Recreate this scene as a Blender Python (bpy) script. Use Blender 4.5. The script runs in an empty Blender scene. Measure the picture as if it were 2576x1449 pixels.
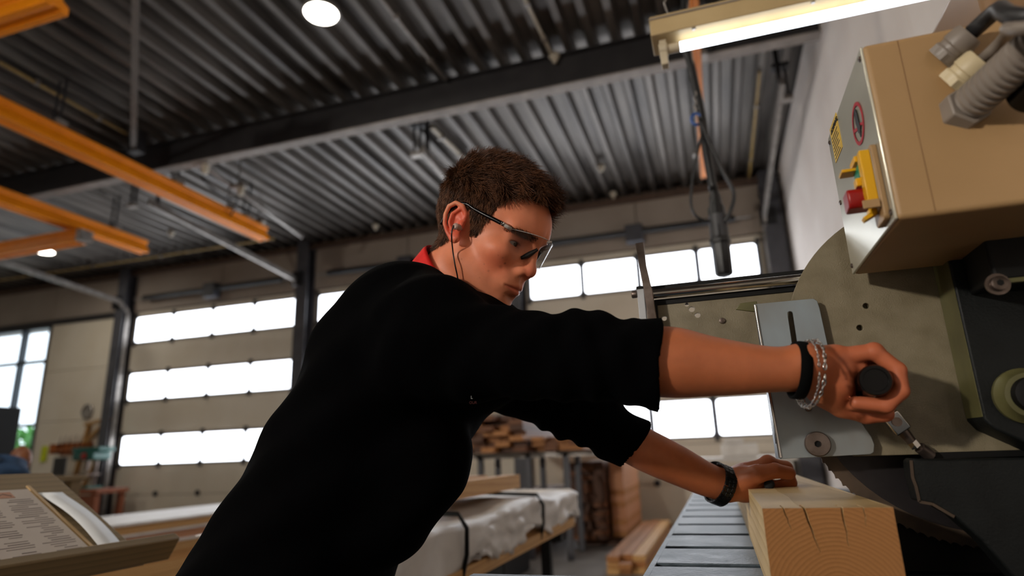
import bpy, bmesh, math, random
import numpy as np
from mathutils import Vector, Matrix

random.seed(7)
rng = np.random.default_rng(7)
sc = bpy.context.scene
C = sc.collection
H = 1.08                                   # eye height of the photographer

# ------------------------------------------------------------------ camera
R = np.array([[0.95178133, 0.30490729, -0.03382069],
              [-0.11019318, 0.23690456, -0.96526353],
              [-0.28630361, 0.92244662, 0.25908004]])   # rows: camera right, down, forward in world axes
FPX = 1578.45
cam_d = bpy.data.cameras.new('camera')
cam = bpy.data.objects.new('camera', cam_d)
C.objects.link(cam)
cam.matrix_world = Matrix(((R[0, 0], -R[1, 0], -R[2, 0], 0),
                           (R[0, 1], -R[1, 1], -R[2, 1], 0),
                           (R[0, 2], -R[1, 2], -R[2, 2], H),
                           (0, 0, 0, 1)))
cam_d.sensor_width = 36
cam_d.lens = 36 * FPX / 2576
cam_d.clip_start = 0.02
cam_d.dof.use_dof = True
cam_d.dof.focus_distance = 0.97
cam_d.dof.aperture_fstop = 2.4
sc.camera = cam

# ------------------------------------------------------------------ world, exposure
w = bpy.data.worlds.new('overcast_sky')
sc.world = w
w.use_nodes = True
w.node_tree.nodes['Background'].inputs[0].default_value = (0.86, 0.93, 1.0, 1)
w.node_tree.nodes['Background'].inputs[1].default_value = 3.0
vs = sc.view_settings
vs.view_transform = 'Standard'
vs.look = 'None'
vs.exposure = 0.0
vs.gamma = 1.0
vs.use_curve_mapping = False
sc.cycles.use_denoising = True
sc.cycles.max_bounces = 8
sc.cycles.diffuse_bounces = 4
sc.cycles.glossy_bounces = 4
sc.cycles.transparent_max_bounces = 12
sc.cycles.sample_clamp_indirect = 6.0
sc.cycles.caustics_reflective = False
sc.cycles.caustics_refractive = False

FLOOD_W = 165.0       # assumed flood lamp, unseen on the back wall
PANE_E = 5.5          # daylight behind the frosted door panes
LAMP_W = 24.0         # one high-bay lamp
TUBE_E = 5.5          # fluorescent tube
BACK_E = 3.0          # glow of the panes added in the unseen gate behind the photographer


def ray(x, y):
    return R.T @ np.array([(x - 1288) / FPX, (y - 724.5) / FPX, 1.0])


def U(x, y, Y):       # image point -> world point at depth Y into the hall
    d = ray(x, y)
    p = d * (Y / d[1])
    return Vector((p[0], p[1], p[2] + H))


def UZ(x, y, Z):      # image point -> world point at height Z
    d = ray(x, y)
    p = d * ((Z - H) / d[2])
    return Vector((p[0], p[1], Z))


def A(x, y, dist):    # image point -> world point at a distance along the lens axis
    p = ray(x, y) * dist
    return Vector((p[0], p[1], p[2] + H))


# ------------------------------------------------------------------ materials
def lin(h):
    if isinstance(h, str):
        h = [int(h[i:i + 2], 16) / 255 for i in (0, 2, 4)]
        return tuple(((c + .055) / 1.055) ** 2.4 if c > .04045 else c / 12.92 for c in h)
    return tuple(h)


class NT:
    def __init__(s, m):
        s.t = m.node_tree
        s.n = s.t.nodes
        s.b = s.n['Principled BSDF']

    def add(s, kind, **kw):
        nd = s.n.new(kind)
        for k, v in kw.items():
            if k.startswith('i_'):
                nd.inputs[k[2:].replace('_', ' ')].default_value = v
            else:
                setattr(nd, k, v)
        return nd

    def link(s, a, b):
        s.t.links.new(a, b)


MATS = {}


def mat(name, c1, c2=None, rough=.5, metal=0., scale=8., detail=4., bump=0., bscale=None, stretch=(1, 1, 1),
        spec=.5, lo=.35, hi=.65, rvar=0., coat=0.):
    if name in MATS:
        return MATS[name]
    m = bpy.data.materials.new(name)
    m.use_nodes = True
    q = NT(m)
    b = q.b
    b.inputs['Roughness'].default_value = rough
    b.inputs['Metallic'].default_value = metal
    b.inputs['Specular IOR Level'].default_value = spec
    b.inputs['Coat Weight'].default_value = coat
    c1 = lin(c1)
    c2 = lin(c2) if c2 else tuple(x * .82 for x in c1)
    tc = q.add('ShaderNodeTexCoord')
    mp = q.add('ShaderNodeMapping')
    mp.inputs['Scale'].default_value = stretch
    q.link(tc.outputs['Object'], mp.inputs[0])
    nz = q.add('ShaderNodeTexNoise', i_Scale=scale, i_Detail=detail)
    q.link(mp.outputs[0], nz.inputs['Vector'])
    cr = q.add('ShaderNodeValToRGB')
    cr.color_ramp.elements[0].position = lo
    cr.color_ramp.elements[1].position = hi
    cr.color_ramp.elements[0].color = (*c2, 1)
    cr.color_ramp.elements[1].color = (*c1, 1)
    q.link(nz.outputs['Fac'], cr.inputs[0])
    q.link(cr.outputs[0], b.inputs['Base Color'])
    if rvar:
        mr = q.add('ShaderNodeMapRange')
        mr.inputs['To Min'].default_value = max(.05, rough - rvar)
        mr.inputs['To Max'].default_value = min(1, rough + rvar)
        q.link(nz.outputs['Fac'], mr.inputs[0])
        q.link(mr.outputs[0], b.inputs['Roughness'])
    if bump:
        n2 = q.add('ShaderNodeTexNoise', i_Scale=bscale or scale * 6, i_Detail=3.)
        q.link(mp.outputs[0], n2.inputs['Vector'])
        bp = q.add('ShaderNodeBump')
        bp.inputs['Strength'].default_value = bump
        bp.inputs['Distance'].default_value = .01
        q.link(n2.outputs['Fac'], bp.inputs['Height'])
        q.link(bp.outputs[0], b.inputs['Normal'])
    MATS[name] = m
    return m


def emit(name, col, s):
    if name in MATS:
        return MATS[name]
    m = bpy.data.materials.new(name)
    m.use_nodes = True
    q = NT(m)
    q.b.inputs['Base Color'].default_value = (.8, .8, .8, 1)
    q.b.inputs['Emission Color'].default_value = (*lin(col), 1)
    q.b.inputs['Emission Strength'].default_value = s
    MATS[name] = m
    return m


def wood(name, c1, c2, center=(0, 0), axis='Y', rings=90., wob=.012, rough=.6, fine=.25):
    """solid wood: rings around a pith line that runs along one axis"""
    if name in MATS:
        return MATS[name]
    m = bpy.data.materials.new(name)
    m.use_nodes = True
    q = NT(m)
    tc = q.add('ShaderNodeTexCoord')
    sx = q.add('ShaderNodeSeparateXYZ')
    nz = q.add('ShaderNodeTexNoise', i_Scale=7., i_Detail=3.)
    mp = q.add('ShaderNodeMapping')
    st = {'X': (.12, 1, 1), 'Y': (1, .12, 1), 'Z': (1, 1, .12)}[axis]
    mp.inputs['Scale'].default_value = st
    q.link(tc.outputs['Object'], mp.inputs[0])
    q.link(mp.outputs[0], nz.inputs['Vector'])
    q.link(tc.outputs['Object'], sx.inputs[0])
    a, b_ = {'X': ('Y', 'Z'), 'Y': ('X', 'Z'), 'Z': ('X', 'Y')}[axis]

    def mth(op, x, y=None):
        nd = q.add('ShaderNodeMath', operation=op)
        for i, v in enumerate((x, y)):
            if v is None:
                continue
            if isinstance(v, (int, float)):
                nd.inputs[i].default_value = v
            else:
                q.link(v, nd.inputs[i])
        return nd.outputs[0]
    u = mth('SUBTRACT', sx.outputs[a], center[0])
    v = mth('SUBTRACT', sx.outputs[b_], center[1])
    r = mth('SQRT', mth('ADD', mth('MULTIPLY', u, u), mth('MULTIPLY', v, v)))
    r = mth('ADD', r, mth('MULTIPLY', nz.outputs['Fac'], wob * 4))
    s = mth('FRACT', mth('MULTIPLY', r, rings))
    n3 = q.add('ShaderNodeTexNoise', i_Scale=160., i_Detail=2.)
    q.link(mp.outputs[0], n3.inputs['Vector'])
    s = mth('ADD', mth('MULTIPLY', mth('POWER', s, 2.2), 1 - fine), mth('MULTIPLY', n3.outputs['Fac'], fine))
    cr = q.add('ShaderNodeValToRGB')
    cr.color_ramp.elements[0].color = (*lin(c1), 1)
    cr.color_ramp.elements[1].color = (*lin(c2), 1)
    cr.color_ramp.elements[1].position = .9
    q.link(s, cr.inputs[0])
    q.link(cr.outputs[0], q.b.inputs['Base Color'])
    q.b.inputs['Roughness'].default_value = rough
    bp = q.add('ShaderNodeBump')
    bp.inputs['Strength'].default_value = .15
    bp.inputs['Distance'].default_value = .004
    q.link(s, bp.inputs['Height'])
    q.link(bp.outputs[0], q.b.inputs['Normal'])
    MATS[name] = m
    return m


def glass(name, col=(1, 1, 1), tint=.9, rough=.02, refl=.12):
    """thin clear sheet: mostly see-through, with a mirror-like sheen"""
    if name in MATS:
        return MATS[name]
    m = bpy.data.materials.new(name)
    m.use_nodes = True
    t = m.node_tree
    t.nodes.clear()
    out = t.nodes.new('ShaderNodeOutputMaterial')
    tr = t.nodes.new('ShaderNodeBsdfTransparent')
    tr.inputs[0].default_value = (*(c * tint for c in col), 1)
    gl = t.nodes.new('ShaderNodeBsdfGlossy')
    gl.inputs['Roughness'].default_value = rough
    lw = t.nodes.new('ShaderNodeLayerWeight')
    lw.inputs[0].default_value = .5
    fr = t.nodes.new('ShaderNodeMath')
    fr.operation = 'POWER'
    fr.inputs[1].default_value = 5.0
    t.links.new(lw.outputs['Facing'], fr.inputs[0])
    mr = t.nodes.new('ShaderNodeMath')
    mr.operation = 'ADD'
    mr.inputs[1].default_value = refl * .2
    t.links.new(fr.outputs[0], mr.inputs[0])
    mx = t.nodes.new('ShaderNodeMixShader')
    t.links.new(mr.outputs[0], mx.inputs[0])
    t.links.new(tr.outputs[0], mx.inputs[1])
    t.links.new(gl.outputs[0], mx.inputs[2])
    t.links.new(mx.outputs[0], out.inputs[0])
    MATS[name] = m
    return m


# ------------------------------------------------------------------ building helpers
def tag(o, label=None, cat=None, group=None, kind=None):
    if label:
        o['label'] = label
    if cat:
        o['category'] = cat
    if group:
        o['group'] = group
    if kind:
        o['kind'] = kind
    return o


def thing(name, label, cat, loc=(0, 0, 0), group=None):
    o = bpy.data.objects.new(name, None)
    o.empty_display_size = .05
    C.objects.link(o)
    o.location = loc
    return tag(o, label, cat, group)


def wloc(o):
    v = Vector((0, 0, 0))
    while o is not None:
        v += o.location
        o = o.parent
    return v


def frame(zdir, xhint=(0, 0, 1)):
    z = Vector(zdir).normalized()
    x = Vector(xhint)
    x = x - z * x.dot(z)
    if x.length < 1e-5:
        x = Vector((1, 0, 0)) - z * z.x
    x.normalize()
    y = z.cross(x)
    return x, y, z


class B:
    """collects solids in world coordinates; build() links them as one mesh object"""
    def __init__(s):
        s.v = []
        s.f = []

    def add(s, vs_, fs):
        k = len(s.v)
        s.v += [tuple(v) for v in vs_]
        s.f += [tuple(i + k for i in f) for f in fs]
        return s

    def box(s, lo, hi):
        x0, y0, z0 = lo
        x1, y1, z1 = hi
        return s.add([(x0, y0, z0), (x1, y0, z0), (x1, y1, z0), (x0, y1, z0),
                      (x0, y0, z1), (x1, y0, z1), (x1, y1, z1), (x0, y1, z1)],
                     [(0, 3, 2, 1), (4, 5, 6, 7), (0, 1, 5, 4), (1, 2, 6, 5), (2, 3, 7, 6), (3, 0, 4, 7)])

    def obox(s, c, ax, hs):
        """oriented box: centre, three unit axes, half sizes"""
        c = Vector(c)
        vv = []
        for sz in (-1, 1):
            for sx, sy in ((-1, -1), (1, -1), (1, 1), (-1, 1)):
                vv.append(c + ax[0] * hs[0] * sx + ax[1] * hs[1] * sy + ax[2] * hs[2] * sz)
        return s.add(vv, [(0, 3, 2, 1), (4, 5, 6, 7), (0, 1, 5, 4), (1, 2, 6, 5), (2, 3, 7, 6), (3, 0, 4, 7)])

    def bar(s, p0, p1, wd, ht, up=(0, 0, 1)):
        """square bar between two points"""
        p0, p1 = Vector(p0), Vector(p1)
        x, y, z = frame(p1 - p0, up)
        return s.obox((p0 + p1) / 2, (x, y, z), (ht / 2, wd / 2, (p1 - p0).length / 2))

    def lathe(s, p0, d, prof, n=20, hint=(0, 0, 1)):
        """profile of (distance along d, radius)"""
        x, y, z = frame(d, hint)
        p0 = Vector(p0)
        vv, ff = [], []
        for h_, r in prof:
            for i in range(n):
                a = 2 * math.pi * i / n
                vv.append(p0 + z * h_ + (x * math.cos(a) + y * math.sin(a)) * r)
        for j in range(len(prof) - 1):
            for i in range(n):
                k = (i + 1) % n
                ff.append((j * n + i, j * n + k, (j + 1) * n + k, (j + 1) * n + i))
        ff.append(tuple(range(n - 1, -1, -1)))
        ff.append(tuple((len(prof) - 1) * n + i for i in range(n)))
        return s.add(vv, ff)

    def cyl(s, p0, p1, r, r1=None, n=16):
        p0, p1 = Vector(p0), Vector(p1)
        return s.lathe(p0, p1 - p0, [(0, r), ((p1 - p0).length, r if r1 is None else r1)], n)

    def tube(s, pts, r, n=8, close=False):
        pts = [Vector(p) for p in pts]
        m = len(pts)
        rr = r if isinstance(r, (list, tuple)) else [r] * m
        vv, ff = [], []
        x = None
        for i, p in enumerate(pts):
            if close:
                t = pts[(i + 1) % m] - pts[i - 1]
            else:
                t = pts[min(i + 1, m - 1)] - pts[max(i - 1, 0)]
            if x is None:
                x, y, z = frame(t, (0, 0, 1) if abs(t.normalized().z) < .9 else (1, 0, 0))
            else:
                z = t.normalized()
                x = (x - z * x.dot(z)).normalized()
                y = z.cross(x)
            for k in range(n):
                a = 2 * math.pi * k / n
                vv.append(p + (x * math.cos(a) + y * math.sin(a)) * rr[i])
        for j in range(m if close else m - 1):
            j2 = (j + 1) % m
            for i in range(n):
                k = (i + 1) % n
                ff.append((j * n + i, j * n + k, j2 * n + k, j2 * n + i))
        if not close:
            ff.append(tuple(range(n - 1, -1, -1)))
            ff.append(tuple((m - 1) * n + i for i in range(n)))
        return s.add(vv, ff)

    def prism(s, poly, o, ax, ay, az, depth):
        """2D polygon in the (ax, ay) plane at o, extruded along az"""
        o, ax, ay, az = (Vector(v) for v in (o, ax, ay, az))
        n = len(poly)
        vv = [o + ax * a + ay * b for a, b in poly] + [o + ax * a + ay * b + az * depth for a, b in poly]
        ff = [tuple(range(n - 1, -1, -1)), tuple(range(n, 2 * n))]
        ff += [(i, (i + 1) % n, n + (i + 1) % n, n + i) for i in range(n)]
        return s.add(vv, ff)

    def ball(s, c, r, n=12, m=8):
        rx, ry, rz = r if isinstance(r, (tuple, list)) else (r, r, r)
        c = Vector(c)
        vv = [c + Vector((0, 0, rz))]
        for j in range(1, m):
            t = math.pi * j / m
            for i in range(n):
                a = 2 * math.pi * i / n
                vv.append(c + Vector((rx * math.sin(t) * math.cos(a), ry * math.sin(t) * math.sin(a), rz * math.cos(t))))
        vv.append(c - Vector((0, 0, rz)))
        ff = [(0, 1 + i, 1 + (i + 1) % n) for i in range(n)]
        for j in range(m - 2):
            for i in range(n):
                k = (i + 1) % n
                ff.append((1 + j * n + i, 1 + (j + 1) * n + i, 1 + (j + 1) * n + k, 1 + j * n + k))
        L = len(vv) - 1
        ff += [(L, 1 + (m - 2) * n + (i + 1) % n, 1 + (m - 2) * n + i) for i in range(n)]
        return s.add(vv, ff)

    def build(s, name, m, parent=None, smooth=False, bevel=0., segs=2, at=None):
        base = wloc(parent) if parent is not None else Vector(at) if at is not None else Vector((0, 0, 0))
        me = bpy.data.meshes.new(name)
        me.from_pydata([tuple(Vector(v) - base) for v in s.v], [], s.f)
        bm = bmesh.new()
        bm.from_mesh(me)
        bmesh.ops.recalc_face_normals(bm, faces=bm.faces)
        bm.to_mesh(me)
        bm.free()
        me.materials.append(m)
        o = bpy.data.objects.new(name, me)
        C.objects.link(o)
        if parent is not None:
            o.parent = parent
        elif at is not None:
            o.location = at
        if bevel:
            md = o.modifiers.new('edge', 'BEVEL')
            md.width = bevel
            md.segments = segs
            md.limit_method = 'ANGLE'
            md.angle_limit = math.radians(40)
            smooth = True
        if smooth:
            for p in me.polygons:
                p.use_smooth = True
            if smooth != 'all':
                try:
                    me.set_sharp_from_angle(angle=math.radians(38))
                except Exception:
                    pass
        return o


def rrect(w_, h_, r, n=4):
    """rounded rectangle outline, centred"""
    out = []
    for cx, cy, a0 in ((w_ / 2 - r, h_ / 2 - r, 0), (-w_ / 2 + r, h_ / 2 - r, 90), (-w_ / 2 + r, -h_ / 2 + r, 180), (w_ / 2 - r, -h_ / 2 + r, 270)):
        for i in range(n + 1):
            a = math.radians(a0 + 90 * i / n)
            out.append((cx + r * math.cos(a), cy + r * math.sin(a)))
    return out


def circ(r, n=24, c=(0, 0)):
    return [(c[0] + r * math.cos(2 * math.pi * i / n), c[1] + r * math.sin(2 * math.pi * i / n)) for i in range(n)]


def bez(p0, p1, p2, p3, n=12):
    p0, p1, p2, p3 = (Vector(p) for p in (p0, p1, p2, p3))
    return [p0 * (1 - t) ** 3 + p1 * 3 * t * (1 - t) ** 2 + p2 * 3 * t * t * (1 - t) + p3 * t ** 3 for t in (i / n for i in range(n + 1))]


def catmull(pts, n=6):
    pts = [Vector(p) for p in pts]
    P = [pts[0] * 2 - pts[1]] + pts + [pts[-1] * 2 - pts[-2]]
    out = []
    for i in range(1, len(P) - 2):
        a, b, c, d = P[i - 1:i + 3]
        for k in range(n):
            t = k / n
            out.append(.5 * ((2 * b) + (c - a) * t + (2 * a - 5 * b + 4 * c - d) * t * t + (3 * b - a - 3 * c + d) * t ** 3))
    out.append(pts[-1])
    return out


XA, YA, ZA = Vector((1, 0, 0)), Vector((0, 1, 0)), Vector((0, 0, 1))
TXT = {}


def lettering(txt, size, o, ax, ay, m, parent, name='lettering', depth=.0004, align='LEFT'):
    cu = bpy.data.curves.new(name, 'FONT')
    cu.body = txt
    cu.size = size
    cu.extrude = depth
    cu.align_x = align
    ob = bpy.data.objects.new(name, cu)
    C.objects.link(ob)
    bpy.context.view_layer.update()
    me = bpy.data.meshes.new_from_object(ob.evaluated_get(bpy.context.evaluated_depsgraph_get()))
    bpy.data.objects.remove(ob)
    ax, ay = Vector(ax), Vector(ay)
    az = ax.cross(ay)
    base = wloc(parent)
    o = Vector(o) - base
    for v in me.vertices:
        c = v.co.copy()
        v.co = o + ax * c.x + ay * c.y + az * c.z
    me.materials.clear()
    me.materials.append(m)
    r = bpy.data.objects.new(name, me)
    C.objects.link(r)
    r.parent = parent
    return r

# ================================================================== THE HALL
YW = 10.0            # far wall
ZC = 5.26            # underside of the roof deck
XR = 1.36            # right wall
XL, YB = -16.6, -7.0

m_floor = mat('concrete_floor', '8a8580', '736e69', rough=.55, scale=3, bump=.1, rvar=.15)
m_white = mat('white_wall_paint', 'f0e7df', 'e6dbd2', rough=.7, scale=1.5, bump=.05, bscale=60)
m_cream = mat('cream_panel', 'e2d8c6', 'd9cdb8', rough=.55, scale=1.2)
m_taupe = mat('taupe_panel', 'a5988c', '998b7f', rough=.6, scale=1.2)
m_deck = mat('galvanised_deck', '77716b', '3c3734', rough=.4, metal=.5, scale=5, detail=5, stretch=(1, .12, 1), rvar=.12, lo=.3, hi=.7)
m_steel_dk = mat('dark_painted_steel', '2c2a2b', '232123', rough=.5, scale=5)
m_steel_col = mat('column_grey_blue', '4a4a50', '3c3c42', rough=.5, scale=5)
m_galv = mat('galvanised_track', 'a09a94', '817b76', rough=.4, metal=.5, scale=8)
m_flange = mat('lit_grey_flange', 'a39a93', '8d857f', rough=.6, scale=6)  # bottom flange coloured lighter for the light on its underside
m_orange = mat('orange_crane_paint', 'f08c00', 'e48200', rough=.45, scale=4, spec=.25)
m_black = mat('black_plastic', '0c0c0e', '08080a', rough=.4, scale=20)
m_pale = mat('pale_plastic', 'cfc6b4', 'bdb4a2', rough=.5, scale=20)
m_pane = emit('frosted_pane_daylight', 'f2f7ff', PANE_E)
m_rust = mat('rusty_steel', '5c4638', '4a382d', rough=.7, scale=18)
m_yell = mat('yellow_conduit', 'b09355', '95793f', rough=.5)

o = B().box((XL, YB, -.2), (XR + .2, YW + .3, 0)).build('floor', m_floor)
tag(o, kind='structure')

# right wall: white panels with shallow upright joints
wr = B().box((XR + .02, YB, 0), (XR + .2, YW + .3, 5.6)).build('wall_right', m_white)
tag(wr, kind='structure')
yy = YB
while yy < YW:
    y2 = min(yy + 1.2, YW + .1)
    B().box((XR, yy + .004, 0), (XR + .03, y2 - .004, 5.3)).build('wall_panel', m_white, wr)
    yy += 1.2
tag(B().box((XL - .2, YB, 0), (XL, YW + .3, 5.6)).build('wall_left', m_cream), kind='structure')

# roof deck: trapezoid ribs that run into the depth of the hall
pitch, dep = .25, .095
prof = []
x = XL
while x < XR + .05:
    prof += [(x, ZC), (x + .07, ZC), (x + .105, ZC + dep), (x + .215, ZC + dep)]
    x += pitch
prof.append((x, ZC))
b = B()
ys = (YB, YW + .1)
vv = [(px_, y_, pz) for y_ in ys for px_, pz in prof] + [(px_, y_, pz + .004) for y_ in ys for px_, pz in prof]
n = len(prof)
ff = []
for i in range(n - 1):
    ff.append((i, i + 1, n + i + 1, n + i))
    ff.append((2 * n + i, 3 * n + i, 3 * n + i + 1, 2 * n + i + 1))
b.add(vv, ff)
ceil = b.build('ceiling', m_deck)
tag(ceil, kind='structure')
B().box((XL - .2, YB - .2, ZC + .12), (XR + .3, YW + .4, ZC + .3)).build('roof_slab', m_steel_dk, ceil)


def ibeam(p0, p1, ht, wd, tf, tw, up):
    """I profile between two points (centre line)"""
    p0, p1 = Vector(p0), Vector(p1)
    x, y, z = frame(p1 - p0, up)     # x = web direction
    L = (p1 - p0).length
    c = (p0 + p1) / 2
    return [B().obox(c + x * (ht / 2 - tf / 2), (x, y, z), (tf / 2, wd / 2, L / 2)),
            B().obox(c - x * (ht / 2 - tf / 2), (x, y, z), (tf / 2, wd / 2, L / 2)),
            B().obox(c, (x, y, z), (ht / 2 - tf, tw / 2, L / 2))]


def roof_beam(y, label, hide=False):
    t = thing('roof_beam', label, 'beam', (0, y, ZC - .40), 'steel roof beams')
    f = ibeam((XL, y, ZC - .20), (XR, y, ZC - .20), .40, .14, .018, .012, (0, 0, 1))
    f[0].build('top_flange', m_steel_dk, t)
    f[1].build('bottom_flange', m_flange, t)
    f[2].build('web', m_steel_dk, t)
    return t


roof_beam(5.86, 'dark steel roof beam spanning the hall under the ribbed ceiling')
t = roof_beam(-.6, 'steel roof beam overhead behind the photographer')

# far wall: taupe band above the doors, cream infill to the left of the doors
wf = B().box((XL, YW + .12, 0), (XR + .1, YW + .3, 5.5)).build('wall_far', m_taupe)
tag(wf, kind='structure')
for i, (x0, x1) in enumerate(((-16.6, -13.9), (-13.9, -11.5), (-11.5, -9.3), (-9.3, -7.1), (-7.1, -5.1), (-5.1, -2.95), (-2.95, -.9), (-.9, 1.36))):
    B().box((x0 + .008, YW, 4.32), (x1 - .008, YW + .13, 5.26)).build('wall_panel', m_taupe, wf)
for z0, z1 in ((0, 1.05), (1.05, 2.12), (2.12, 3.2), (3.2, 4.27)):
    B().box((-13.86, YW - .02, z0 + .004), (-11.72, YW + .13, z1 - .004)).build('wall_panel', m_cream, wf)
B().box((XL, YW - .06, 4.24), (-11.72, YW + .13, 4.36)).build('wall_rail', m_steel_dk, wf)
B().box((XL, YW - .1, 5.12), (XR, YW + .13, 5.22)).build('eaves_angle', m_rust, wf)
# unseen gate behind the photographer, its lit panes added to brighten the scene
wb = B().box((XL, YB - .2, 0), (-8.0, YB, 5.6)).box((-3.6, YB - .2, 0), (XR + .2, YB, 5.6)).box((-8.0, YB - .2, 4.6), (-3.6, YB, 5.6)).build('wall_back', m_cream)
tag(wb, kind='structure')
m_back = emit('back_gate_fill', 'e8f1ff', BACK_E)
d = thing('door_4', None, None, (-5.8, YB, 0))
d['kind'] = 'structure'
for j in range(5):
    for i in range(3):
        x0 = -8.0 + 1.45 * i
        z0 = .05 + .88 * j
        if j > 2:
            B().prism(rrect(1.33, .74, .05), (x0 + .725, YB - .1, z0 + .44), XA, ZA, YA, .02).build('pane', m_back, d)
    B().box((-8.0, YB - .16, .05 + .88 * j), (-3.6, YB - .11, .93 + .88 * j - .01)).build('panel', m_cream, d)


# sectional doors with frosted window strips
def door(n, x0, x1, rows, npane, mull_w=.085, first=None):
    d = thing('door_%d' % n, None, None, ((x0 + x1) / 2, YW, 0))
    d['kind'] = 'structure'
    zs = [.02, .6, 1.17, 1.77, 2.40, 3.02, 3.60, 4.21, 4.30]
    for k in range(len(zs) - 1):
        B().box((x0, YW + .02, zs[k] + .004), (x1, YW + .07, zs[k + 1] - .004)).build('panel', m_cream, d, bevel=.006)
    pw = (x1 - x0 - .12) / npane
    for (z0, z1) in rows:
        B().box((x0 + .04, YW + .005, z0 - .03), (x1 - .04, YW + .03, z1 + .03)).build('window_frame', m_steel_col, d)
        for i in range(npane):
            cx = x0 + .06 + pw * (i + .5)
            B().prism(rrect(pw - mull_w, z1 - z0, .045), (cx, YW - .006, (z0 + z1) / 2), XA, ZA, YA, .02).build('pane', m_pane, d)
        for i in range(npane + 1):
            cx = x0 + .06 + pw * i
            for z in (z0 - .05, z1 + .05):
                B().box((cx - .03, YW - .03, z - .035), (cx + .03, YW + .02, z + .035)).build('hinge', m_steel_dk, d)
    # torsion spring shaft above the opening
    zc = 4.56
    B().cyl((x0 + .1, YW - .14, zc), (x1 - .1, YW - .14, zc), .015).build('spring_shaft', m_galv, d, smooth=True)
    for a, bb in ((x0 + .35, (x0 + x1) / 2 - .12), ((x0 + x1) / 2 + .12, x1 - .35)):
        B().cyl((a, YW - .14, zc), (bb, YW - .14, zc - .0), .05).build('torsion_spring', m_black, d, smooth=True)
    xm = (x0 + x1) / 2
    B().box((xm - .14, YW - .2, zc - .18), (xm + .14, YW, zc + .12)).build('spring_bracket', m_steel_col, d, bevel=.01)
    # lift tracks that climb towards the roof, with hangers
    for xt in ((x0 - .06, x1 + .06) if n == 1 else (x1 + .06,)):
        p0 = Vector((xt, YW - .12, .1))
        p1 = Vector((xt, YW - .12, 4.28))
        p2 = Vector((xt, YW - .35, 4.48))
        p3 = Vector((xt, 6.35, 4.74))
        for a, bb in ((p0, p1), (p1, p2), (p2, p3)):
            B().bar(a, bb, .09, .05, (1, 0, 0)).build('track', m_galv, d)
        for yy in (6.5,):
            zt = 4.48 + (9.65 - yy) * .079
            B().bar((xt, yy, zt), (xt, yy, ZC), .03, .05, (1, 0, 0)).build('track_hanger', m_steel_dk, d)
    for i in (1, 2):
        B().lathe((x0 + .06 + pw * i, YW + .03, .62), (0, -1, 0), [(0, .05), (.04, .05), (.05, .03)], 12).build('handle', m_steel_dk, d)
    return d


RW1 = ((1.19, 1.72), (2.46, 2.98), (3.66, 4.17))
RW3 = ((1.28, 1.80), (2.46, 2.98), (3.65, 4.15))
door(1, -11.52, -7.38, RW1, 4)
door(2, -7.06, -3.12, RW1, 4)
door(3, -2.86, .98, RW3, 4)

# columns
for i, (x0, x1, lab) in enumerate(((-11.79, -11.55, 'blue-grey steel column left of the cream wall section and clock'),
                                   (-7.34, -7.08, 'blue-grey steel column between the two left overhead doors'),
                                   (-3.09, -2.88, 'blue-grey steel column just right of the young man\'s face'),
                                   (1.03, 1.30, 'blue-grey steel column in the far right corner'))):
    t = thing('steel_column', lab, 'column', ((x0 + x1) / 2, YW - .2, 0), 'steel columns of the far wall')
    p0, p1 = Vector(((x0 + x1) / 2, YW - .13, 0)), Vector(((x0 + x1) / 2, YW - .13, ZC - .02))
    for nm, f in zip(('flange', 'flange', 'web'), ibeam(p0, p1, .24, x1 - x0, .016, .012, (0, 1, 0))):
        f.build(nm, m_steel_col, t)
    B().box((x0 - .04, YW - .28, 0), (x1 + .04, YW, .02)).build('base_plate', m_steel_col, t)
    B().box((x0 - .05, YW - .3, 4.35), (x1 - .1, YW - .2, 4.62)).build('bracket', m_black, t)

# clear window at the far left with the yard behind it
wn = thing('window_1', None, None, (-15.2, YW, 2.1))
wn['kind'] = 'structure'
m_glass = glass('window_glass', (.95, .98, 1), .97)
m_frame = mat('dark_window_frame', '26313a', '1d262d', rough=.45)
b = B()
xs_ = (-16.55, -15.72, -14.72, -13.85)
for x in (-16.58, -15.72, -14.70, -13.86):
    B().box((x - .025, YW - .05, .9), (x + .025, YW + .1, 4.24)).build('mullion', m_frame, wn)
for z in (.9, 2.08, 3.46, 4.22):
    B().box((XL, YW - .05, z - .03), (-13.85, YW + .1, z + .03)).build('transom', m_frame, wn)
for i in range(3):
    for z0, z1 in ((.93, 2.05), (2.11, 3.43), (3.49, 4.19)):
        B().box((xs_[i] + .02, YW, z0), (xs_[i + 1] - .02, YW + .008, z1)).build('pane', m_glass, wn)
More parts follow.
